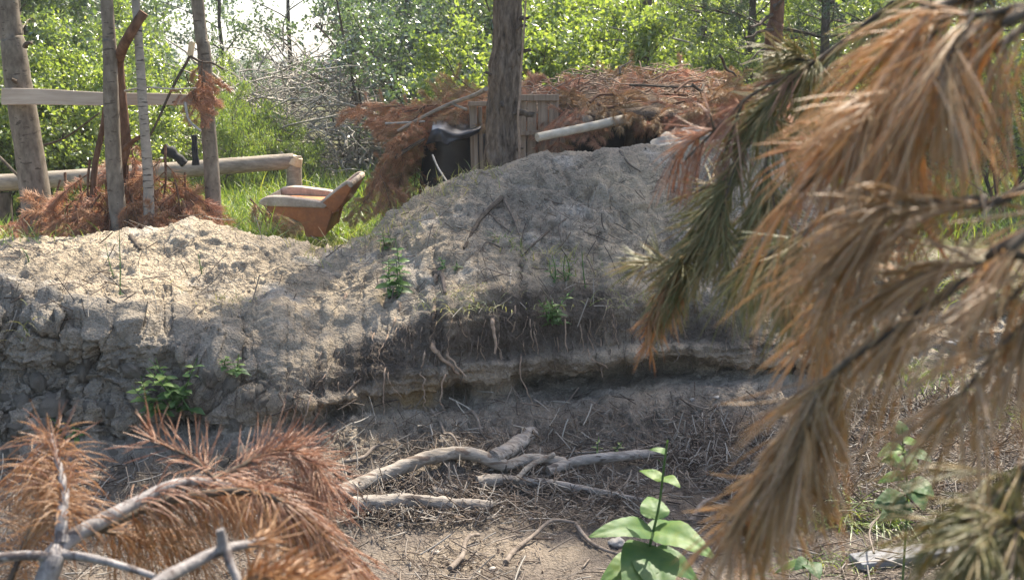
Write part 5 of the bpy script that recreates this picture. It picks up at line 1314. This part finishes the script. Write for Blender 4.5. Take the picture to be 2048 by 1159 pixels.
tuft('bright grass blades right of the first grass in the litter', 1770, 1050, 60, .26, 17, 'grass', .06, (.4, 1.2), .007)
tuft('green grass tuft far back at the right under the needles', 1840, 770, 200, .22, 18, 'grass', .14, (.4, 1.2))
tuft('grass at the far right edge behind the needles', 2040, 850, 120, .26, 19, 'grass', .14, (.4, 1.2))
tuft('sunlit grass on the rise behind the needles at the right', 1840, 560, 260, .35, 20, 'grass', .5, (.4, 1.2))
tuft('low grass at the bottom edge left of the grey plank', 1650, 1130, 70, .14, 21, 'grass', .10, (.5, 1.4))

# ------------------------------------------------------------------ two broad-leaved plants in front
def veinleaf(mb, base, tip, width, up, rnd, n=26, m=9):
    """ovate blade with a sunken midrib and side veins"""
    ax = tip - base; L = np.linalg.norm(ax); ax = ax / L; s = unit(np.cross(ax, np.asarray(up, float))); nn = np.cross(s, ax)
    t = np.linspace(0, 1, n + 1)[:, None]; u = np.linspace(-1, 1, m)[None]
    wd = width * .5 * np.sin(np.pi * t ** .62) ** .72 * (1 - .25 * t) + 1e-4
    bend = (.12 * np.sin(t * 1.57) - .30 * t ** 2) * L; k = rnd * 7
    vein = -.006 * width / .1 * np.abs(np.sin((t * 6.5 - np.abs(u) * 1.4) * np.pi)) ** .5 * (np.abs(u) > .05) - .004 * (np.abs(u) < .05)
    hgt = bend + wd * (.32 * np.abs(u) - .22 * u ** 2) + .06 * wd * np.sin(t * 11 + k + 2 * u) * np.abs(u) - vein * .6
    V = base + ax * (t * L)[..., None] + s * (u * wd)[..., None] + nn * hgt[..., None]
    ii = np.arange((n + 1) * m).reshape(n + 1, m)
    mb.add(V, np.stack([ii[:-1, :-1], ii[:-1, 1:], ii[1:, 1:], ii[1:, :-1]], -1).reshape(-1, 4), None, rnd)
def leafplant(name, label, stem, leaves, Y, r=.005):
    b0 = P(stem[0][0], stem[0][1], Y); zb = gz(b0[0], b0[1]); foot = np.array((b0[0], b0[1], zb - .02))
    root = thing(name, foot, label, 'plant'); mb = MB()
    limb(mb, [foot] + [P(a, b, Y - .01 * i) for i, (a, b) in enumerate(stem)], r, r * .5, 20, 7); mb.build('stem', M['leaf_plant'], root)
    for (bx, by, tx, ty, wd, dy, rn) in leaves:
        mb = MB(); base = P(bx, by, Y); tip = P(tx, ty, Y + dy)
        veinleaf(mb, base, tip, wd * .86, (.1, -.45, 1), rn); mb.build('leaf', M['leaf_plant'], root)
    return root
leafplant('broadleaf_plant', 'large-leaved bright green plant at the bottom edge in front of the logs', [(1290, 1158), (1300, 1090), (1318, 1010), (1328, 930), (1335, 880)],
    [(1304, 1062, 1188, 1055, .10, -.10, .55), (1306, 1060, 1428, 1098, .13, -.12, .8), (1312, 1040, 1300, 985, .10, .08, .6), (1296, 1100, 1330, 1185, .17, -.22, .35), (1300, 1090, 1255, 1180, .15, -.2, .45), (1296, 1120, 1205, 1150, .12, -.1, .75), (1300, 1110, 1400, 1150, .12, -.05, .4), (1325, 960, 1280, 935, .05, .03, .9), (1326, 955, 1360, 968, .05, -.05, .8), (1333, 905, 1300, 895, .03, 0, .7), (1306, 1075, 1340, 1030, .08, .1, .5)], 2.75)
leafplant('broadleaf_plant', 'round-leaved green plant right of the slanting grey stick', [(1812, 1060), (1815, 1000), (1812, 940), (1806, 890), (1804, 855)],
    [(1806, 895, 1758, 905, .07, -.05, .95), (1810, 935, 1770, 915, .11, -.05, .7), (1810, 905, 1862, 915, .09, -.08, .3), (1804, 870, 1800, 838, .06, .03, .6), (1814, 965, 1868, 985, .12, -.08, .3), (1814, 965, 1850, 1010, .12, -.12, .25), (1814, 1000, 1750, 1005, .12, -.05, .1), (1812, 1010, 1765, 1030, .10, -.1, .05), (1808, 950, 1755, 960, .06, .0, .8), (1806, 885, 1848, 880, .05, .05, .9), (1812, 940, 1820, 900, .08, .08, .5)], 3.3, .004)
leafplant('broadleaf_plant', 'small dark round leaf plant low at the bottom between grass and plank', [(1620, 1158), (1618, 1140), (1615, 1120)], [(1616, 1125, 1640, 1150, .08, -.08, .1), (1616, 1120, 1590, 1135, .06, -.04, .15), (1616, 1120, 1545, 1140, .035, .0, .8)], 3.2, .003)

# ------------------------------------------------------------------ foreground boughs
BR = {}
def fg_branch(root, pts, r0, r1, mat, name='branch', sides=9, n=30, noise_=.12, cap=True):
    mb = MB(); p_ = limb(mb, pts, r0, r1, n, sides, cap, noise_, seed=int(abs(pts[0][0]) * 1000) % 97); BR[id(p_)] = mb.build(name, M[mat], root); return p_
def fg_needles(root, paths, dens, L, r, spread, along, grav, mats, bias=(0, 0, 0), s0=0.0, owner=None, sides=4, segs=4, wscale=1.0, seed=1, cluster=0):
    g = np.random.default_rng(seed); B, D = [], []
    for p_ in paths:
        seg = np.linalg.norm(np.diff(p_, axis=0), axis=1); tot = seg.sum(); k = int(dens * tot * 100)
        u = (s0 + (1 - s0) * g.random(k)) * (len(p_) - 1.001); a = u.astype(int); f = (u - a)[:, None]
        c = p_[a] * (1 - f) + p_[a + 1] * f; tg = unit(p_[a + 1] - p_[a])
        rad = g.normal(0, 1, (k, 3)); rad -= (rad * tg).sum(1, keepdims=True) * tg
        B.append(c); D.append(tg * along + unit(rad) * spread * g.uniform(.5, 1.2, (k, 1)) + np.asarray(bias) + g.normal(0, .2, (k, 3)))
    B, D = np.concatenate(B), np.concatenate(D)
    if cluster:
        m_ = max(len(B) // cluster, 8); sel = g.permutation(len(B))[:m_]; B = np.repeat(B[sel], cluster, 0) + g.normal(0, .0015, (m_ * cluster, 3)); D = np.repeat(unit(D[sel]), cluster, 0) + g.normal(0, .13, (m_ * cluster, 3))
    mb = MB(); needles(mb, B, D, L * g.uniform(.65, 1.15, len(B)), r, g.normal(grav, .16, len(B)), segs, sides, np.clip(g.normal(.5, .28, len(B)), 0, 1))
    o = mb.build('needles', M[mats], root)
    if owner is not None: o.parent = BR[id(owner)]
    return o
# --- right: dying pine hanging into the view
rt_base = np.array((1.25, 1.15, 0.0))
rp_ = thing('dying_pine', rt_base, 'dying pine with drooping brown and olive needles close to the camera at the right', 'tree')
tb = MB(); limb(tb, [rt_base - (0, 0, .1), rt_base + (.02, 0, 1.2), rt_base + (-.02, .03, 2.6), rt_base + (0, .05, 4.2)], .07, .03, 30, 14, True, .08); tb.build('trunk', M['red_bark'], rp_)
def trunk_pt(z): return np.array((rt_base[0], rt_base[1], z))
PB = [  # pixel polyline with depth; drawn from the trunk side to the tip
    # A: upper branch sweeping down left
    dict(z=2.0, pts=[(2060, -60, .95), (1930, -10, .92), (1850, 40, .9), (1790, 140, .9), (1715, 250, .9), (1640, 340, .9), (1560, 420, .9)], r=.006, dens=17, L=.078, grav=.55, along=.75, spread=.55, mat='needle_tan', bias=(-.25, 0, -.35)),
    dict(z=2.0, pts=[(2070, 40, .85), (1990, 60, .85), (1900, 120, .85), (1830, 190, .86), (1790, 250, .87)], r=.005, dens=14, L=.085, grav=.4, along=.6, spread=.6, mat='needle_tan', bias=(-.05, 0, -.9)),
    dict(z=2.0, pts=[(2110, -20, .8), (2040, 10, .8), (1960, 30, .8), (1890, 20, .82), (1840, 10, .83)], r=.005, dens=14, L=.085, grav=.4, along=.55, spread=.6, mat='needle_tan', bias=(0, 0, -.9)),
    dict(z=1.9, pts=[(1800, 150, .92), (1760, 260, .93), (1720, 370, .94), (1690, 460, .94)], r=.004, dens=18, L=.075, grav=.4, along=.8, spread=.45, mat='needle_gold', bias=(-.1, 0, -.4)),
    # B: middle branch
    dict(z=1.65, pts=[(2080, 360, .8), (1960, 395, .8), (1850, 410, .81), (1760, 440, .82), (1690, 490, .83), (1640, 560, .84)], r=.005, dens=15, L=.075, grav=.45, along=.85, spread=.5, mat='needle_tan', bias=(-.35, 0, -.15)),
    # C: long branch to the hanging bunch
    dict(z=1.6, pts=[(2090, 440, .75), (1990, 520, .76), (1890, 590, .77), (1790, 660, .78), (1700, 720, .79), (1640, 770, .8)], r=.0055, dens=16, L=.082, grav=.5, along=.6, spread=.5, mat='needle_tan', bias=(-.15, 0, -.55)),
    dict(z=1.6, pts=[(1700, 720, .79), (1640, 770, .80), (1600, 830, .80), (1575, 890, .80), (1562, 935, .80)], r=.004, dens=24, L=.072, grav=.3, along=1.0, spread=.5, mat='needle_tan', bias=(-.05, 0, -.3)),
    # D: vertical bunch at the right edge
    dict(z=1.6, pts=[(2110, 430, .7), (2085, 520, .7), (2070, 600, .7), (2050, 670, .7), (2040, 720, .7)], r=.005, dens=13, L=.075, grav=.3, along=.85, spread=.5, mat='needle_tan', bias=(-.05, 0, -.5)),
    # E: olive bunch at the lower right
    dict(z=1.2, pts=[(2120, 900, .78), (2060, 940, .78), (2000, 980, .78), (1950, 1010, .78)], r=.004, dens=8, L=.075, grav=.3, along=.9, spread=.6, mat='needle_olive', bias=(-.1, 0, -.4)),
    dict(z=1.2, pts=[(2110, 1000, .75), (2070, 1040, .75), (2030, 1080, .75)], r=.004, dens=8, L=.07, grav=.3, along=.9, spread=.6, mat='needle_olive', bias=(-.1, 0, -.4)),
    # F: olive-green bough, farther off and sharp
    dict(z=2.1, pts=[(1720, 60, 1.5), (1620, 130, 1.5), (1540, 210, 1.5), (1480, 310, 1.5), (1420, 420, 1.5), (1370, 510, 1.5), (1335, 575, 1.5)], r=.006, dens=15, L=.065, grav=.2, along=1.0, spread=.42, mat='needle_olive', bias=(-.05, 0, -.25)),
    dict(z=2.1, pts=[(1480, 310, 1.5), (1450, 400, 1.48), (1430, 480, 1.47), (1400, 550, 1.46)], r=.004, dens=20, L=.065, grav=.2, along=1.0, spread=.42, mat='needle_olive', bias=(0, 0, -.25)),
    dict(z=2.1, pts=[(1540, 210, 1.5), (1530, 340, 1.47), (1510, 450, 1.46), (1480, 540, 1.45)], r=.004, dens=18, L=.07, grav=.2, along=1.0, spread=.45, mat='needle_olive', bias=(0, 0, -.25)),
    dict(z=2.1, pts=[(1375, 500, 1.5), (1345, 560, 1.5), (1330, 600, 1.5)], r=.003, dens=14, L=.045, grav=.2, along=1.0, spread=.42, mat='needle_gold', bias=(0, 0, -.35)),
    dict(z=2.1, pts=[(1620, 130, 1.5), (1560, 160, 1.5), (1490, 200, 1.5), (1420, 270, 1.52), (1370, 320, 1.53)], r=.004, dens=9, L=.07, grav=.25, along=1.0, spread=.4, mat='needle_rust', bias=(0, 0, -.25)),
    dict(z=1.9, pts=[(1650, 420, 1.2), (1590, 500, 1.2), (1560, 590, 1.2)], r=.004, dens=15, L=.07, grav=.3, along=.9, spread=.5, mat='needle_olive', bias=(0, 0, -.3)),
    dict(z=1.9, pts=[(1760, 480, 1.0), (1690, 560, 1.0), (1650, 650, 1.0)], r=.004, dens=12, L=.07, grav=.3, along=.9, spread=.5, mat='needle_tan', bias=(0, 0, -.3)),
]
for i, b in enumerate(PB):
    q = [P(*t) for t in b['pts']]
    if b['pts'][0][0] > 2050 or b['pts'][0][0] == 1720:
        tp = trunk_pt(b['z']); q = [tp, tp * .5 + q[0] * .5 + (0, 0, .08)] + q; nskip = 2
    else: nskip = 0
    n = 40; pth = fg_branch(rp_, q, b['r'] * (.9 if nskip else .7), b['r'] * .3, 'dark_bark', n=n)
    s0 = .0 if not nskip else (.35 if b['pts'][0][0] != 1720 else .12)
    gsh = np.random.default_rng(900 + i); live = pth[int(n * s0 * .9):]; far = b['pts'][-1][2] > 1.2
    tot = np.linalg.norm(np.diff(live, axis=0), axis=1).sum(); sh = []
    for k in range(max(3, int(tot * (15 if not far else 18)))):
        a_ = live[int(gsh.uniform(.05, .95) * (len(live) - 1))]; tg = unit(live[-1] - live[0])
        dd = unit(tg * .9 + gsh.normal(0, .55, 3) + np.asarray(b['bias']) * .5); l_ = gsh.uniform(.035, .085); u_ = np.linspace(0, 1, 6)[:, None]
        q_ = a_ + dd * l_ * u_; q_[:, 2] -= .25 * l_ * u_[:, 0] ** 2; sh.append(q_)
    mb = MB(); tubes(mb, np.stack(sh), .0022 * np.linspace(1, .5, 6)[None] * np.ones((len(sh), 1)), 5); o = mb.build('side_twigs', M['dark_bark'], rp_); o.parent = BR[id(pth)]; o['kind'] = 'stuff'
    fg_needles(rp_, sh, b['dens'] * .64, b['L'] * .95, .00062 if not far else .0007, .75, .9, b['grav'] * .8, b['mat'], np.asarray(b['bias']) * .5, 0, pth, 4, 4, seed=750 + i, cluster=5)
    fg_needles(rp_, [live], b['dens'] * .30, b['L'] * 1.06, .00062 if b['pts'][-1][2] < 1.2 else .0007, b['spread'] * (1.15 if b['pts'][-1][2] < 1.2 else 1.6), b['along'], b['grav'], b['mat'], b['bias'], 0, pth, 4, 4, seed=700 + i, cluster=5)
# --- left: cut branch with rust needles
lf_base = np.array((-1.0, .95, 0.0))
lp = thing('fallen_pine_branch', lf_base, 'forked grey pine branch with rust-brown needles filling the lower left corner', 'branch')
f0 = P(85, 1175, 1.28)
main = fg_branch(lp, [lf_base, lf_base * .4 + f0 * .6 + (0, 0, -.05), f0, P(100, 1120, 1.3), P(135, 1080, 1.32), P(200, 1042, 1.35), P(270, 1005, 1.4), P(345, 968, 1.45), P(420, 962, 1.5), P(470, 975, 1.52)], .016, .0045, 'pale_branch', n=60, sides=12, noise_=.10)
up_ = fg_branch(lp, [P(122, 1085, 1.31), P(124, 1030, 1.33), P(128, 980, 1.36), P(114, 915, 1.4), P(100, 868, 1.43)], .009, .003, 'pale_branch', n=24, sides=9)
s2 = fg_branch(lp, [P(150, 1072, 1.34), P(230, 1042, 1.40), P(300, 1012, 1.44), P(380, 992, 1.46), P(470, 982, 1.47), P(540, 992, 1.42), P(610, 1035, 1.43), P(660, 1085, 1.43), P(700, 1135, 1.42)], .008, .0022, 'dark_bark', n=36)
s3 = fg_branch(lp, [P(400, 966, 1.5), P(455, 945, 1.55), P(520, 912, 1.6), P(575, 900, 1.62), P(625, 925, 1.62), P(650, 970, 1.6)], .005, .002, 'dark_bark', n=26)
s4 = fg_branch(lp, [P(-60, 1118, 1.25), P(0, 1113, 1.27), P(60, 1110, 1.28), P(100, 1112, 1.29)], .006, .006, 'pale_branch', n=16)
s5 = fg_branch(lp, [P(118, 1108, 1.3), P(180, 1115, 1.29), P(240, 1130, 1.28), P(310, 1152, 1.26)], .006, .004, 'pale_branch', n=16)
s6 = fg_branch(lp, [P(430, 960, 1.5), P(390, 920, 1.52), P(330, 890, 1.53), P(300, 875, 1.53)], .003, .0015, 'dark_bark', n=14)
s8 = fg_branch(lp, [P(200, 1060, 1.42), P(260, 1070, 1.46), P(330, 1075, 1.5), P(400, 1110, 1.5)], .003, .0015, 'dark_bark', n=16)
s9 = fg_branch(lp, [P(420, 975, 1.52), P(480, 985, 1.56), P(540, 960, 1.6), P(600, 975, 1.62), P(640, 1010, 1.62)], .003, .0015, 'dark_bark', n=16)
s7 = fg_branch(lp, [P(20, 1160, 1.35), P(60, 1060, 1.4), P(80, 980, 1.45), P(60, 920, 1.48)], .004, .0015, 'dark_bark', n=14)
for (src, a, dens, L, spd, al, gr, mt, bi, sd) in [
    (up_, 4, 20, .075, 1.0, .25, .55, 'needle_gold', (0, .1, -.3), 801), (up_, 10, 7, .07, 1.0, .6, .1, 'needle_rust', (0, 0, .05), 802),
    (s2, 6, 15, .075, .8, .55, .7, 'needle_gold', (0, .15, -.5), 803), (s2, 18, 12, .08, .8, .9, .5, 'needle_rust', (0, .05, -.1), 804),
    (s3, 4, 16, .075, .8, .7, .35, 'needle_rust', (0, 0, -.05), 805), (s3, 8, 8, .075, .8, .9, .0, 'needle_rust', (0, 0, .45), 806),
    (main, 38, 9, .07, .9, .5, .5, 'needle_rust', (0, .1, -.2), 807), (s6, 0, 6, .07, .8, .6, .1, 'needle_rust', (0, 0, .1), 808),
    (s7, 0, 17, .075, .9, .4, .6, 'needle_gold', (0, .1, -.2), 809), (s8, 0, 15, .075, .9, .5, .6, 'needle_gold', (0, .1, -.3), 810),
    (s9, 0, 14, .07, .9, .6, .4, 'needle_rust', (0, .1, -.2), 811)]:
    fg_needles(lp, [src[a:]], dens * .9, L, .0006, spd, al, gr, mt, bi, owner=src, seed=sd)
# second, nearer twig at the bottom
lp2 = thing('pine_twig', P(60, 1500, .85), 'out-of-focus pale twig with an orange needle tuft at the bottom edge', 'twig')
q = fg_branch(lp2, [P(60, 1500, .85), P(240, 1250, .92), P(320, 1165, .95), P(360, 1140, .97), P(430, 1105, 1.0), P(485, 1090, 1.02), P(530, 1082, 1.04)], .009, .004, 'pale_branch', n=26)
fg_branch(lp2, [P(445, 1100, 1.0), P(444, 1075, 1.0), P(440, 1058, 1.0)], .006, .004, 'pale_branch', n=8)
fg_branch(lp2, [P(452, 1098, 1.0), P(462, 1130, .99), P(478, 1165, .98)], .005, .004, 'pale_branch', n=8)
fg_needles(lp2, [q[20:]], 7, .05, .0009, .7, .9, .1, 'needle_gold', (.1, 0, .25), owner=q, seed=821)
t2 = fg_branch(lp2, [P(480, 1165, .95), P(540, 1150, .95), P(600, 1160, .95), P(660, 1180, .95)], .003, .002, 'dark_bark', n=12)
fg_needles(lp2, [t2], 22, .05, .0009, .9, .5, .3, 'needle_gold', (.1, 0, .1), owner=t2, seed=822)
for o in bpy.data.objects:
    if o.name.startswith('grass_tuft'): o['kind'] = 'stuff'
# faint summer haze in the air
hm = MB(); hm.add(boxv((0, 60, 7.0), 700, 700, 16), BOXF); hz_ = hm.build('haze', None, None, False); tag(hz_, None, None, None, 'stuff')
mh, nh, oh = newmat('haze_air'); pv = N_(nh, 'ShaderNodeVolumePrincipled'); pv.inputs['Color'].default_value = (.85, .9, .95, 1); pv.inputs['Density'].default_value = .0011; pv.inputs['Anisotropy'].default_value = .2
nh.links.new(pv.outputs[0], oh.inputs['Volume']); hz_.data.materials.append(mh)
# number the look-alikes of each background row by where they stand
ORD = ['leftmost', 'second from the left', 'third from the left', 'fourth from the left', 'fifth from the left', 'sixth from the left', 'seventh from the left', 'eighth from the left', 'ninth from the left', 'tenth from the left', 'eleventh from the left', 'twelfth from the left', '13th from the left', '14th from the left', '15th from the left', '16th from the left', '17th from the left', '18th from the left', '19th from the left', '20th from the left', '21st from the left', '22nd from the left', '23rd from the left', '24th from the left']
from collections import defaultdict
rows_ = defaultdict(list)
for o in COL.objects:
    if o.parent is None and 'group' in o and 'label' in o: rows_[(o['group'], o['label'])].append(o)
for (gname, lab), lst in rows_.items():
    if 1 < len(lst) <= 24:
        lst.sort(key=lambda o: o.location.x / max(o.location.y, .1))
        for o, w_ in zip(lst, ORD): o['label'] = (lab + ', ' + w_)
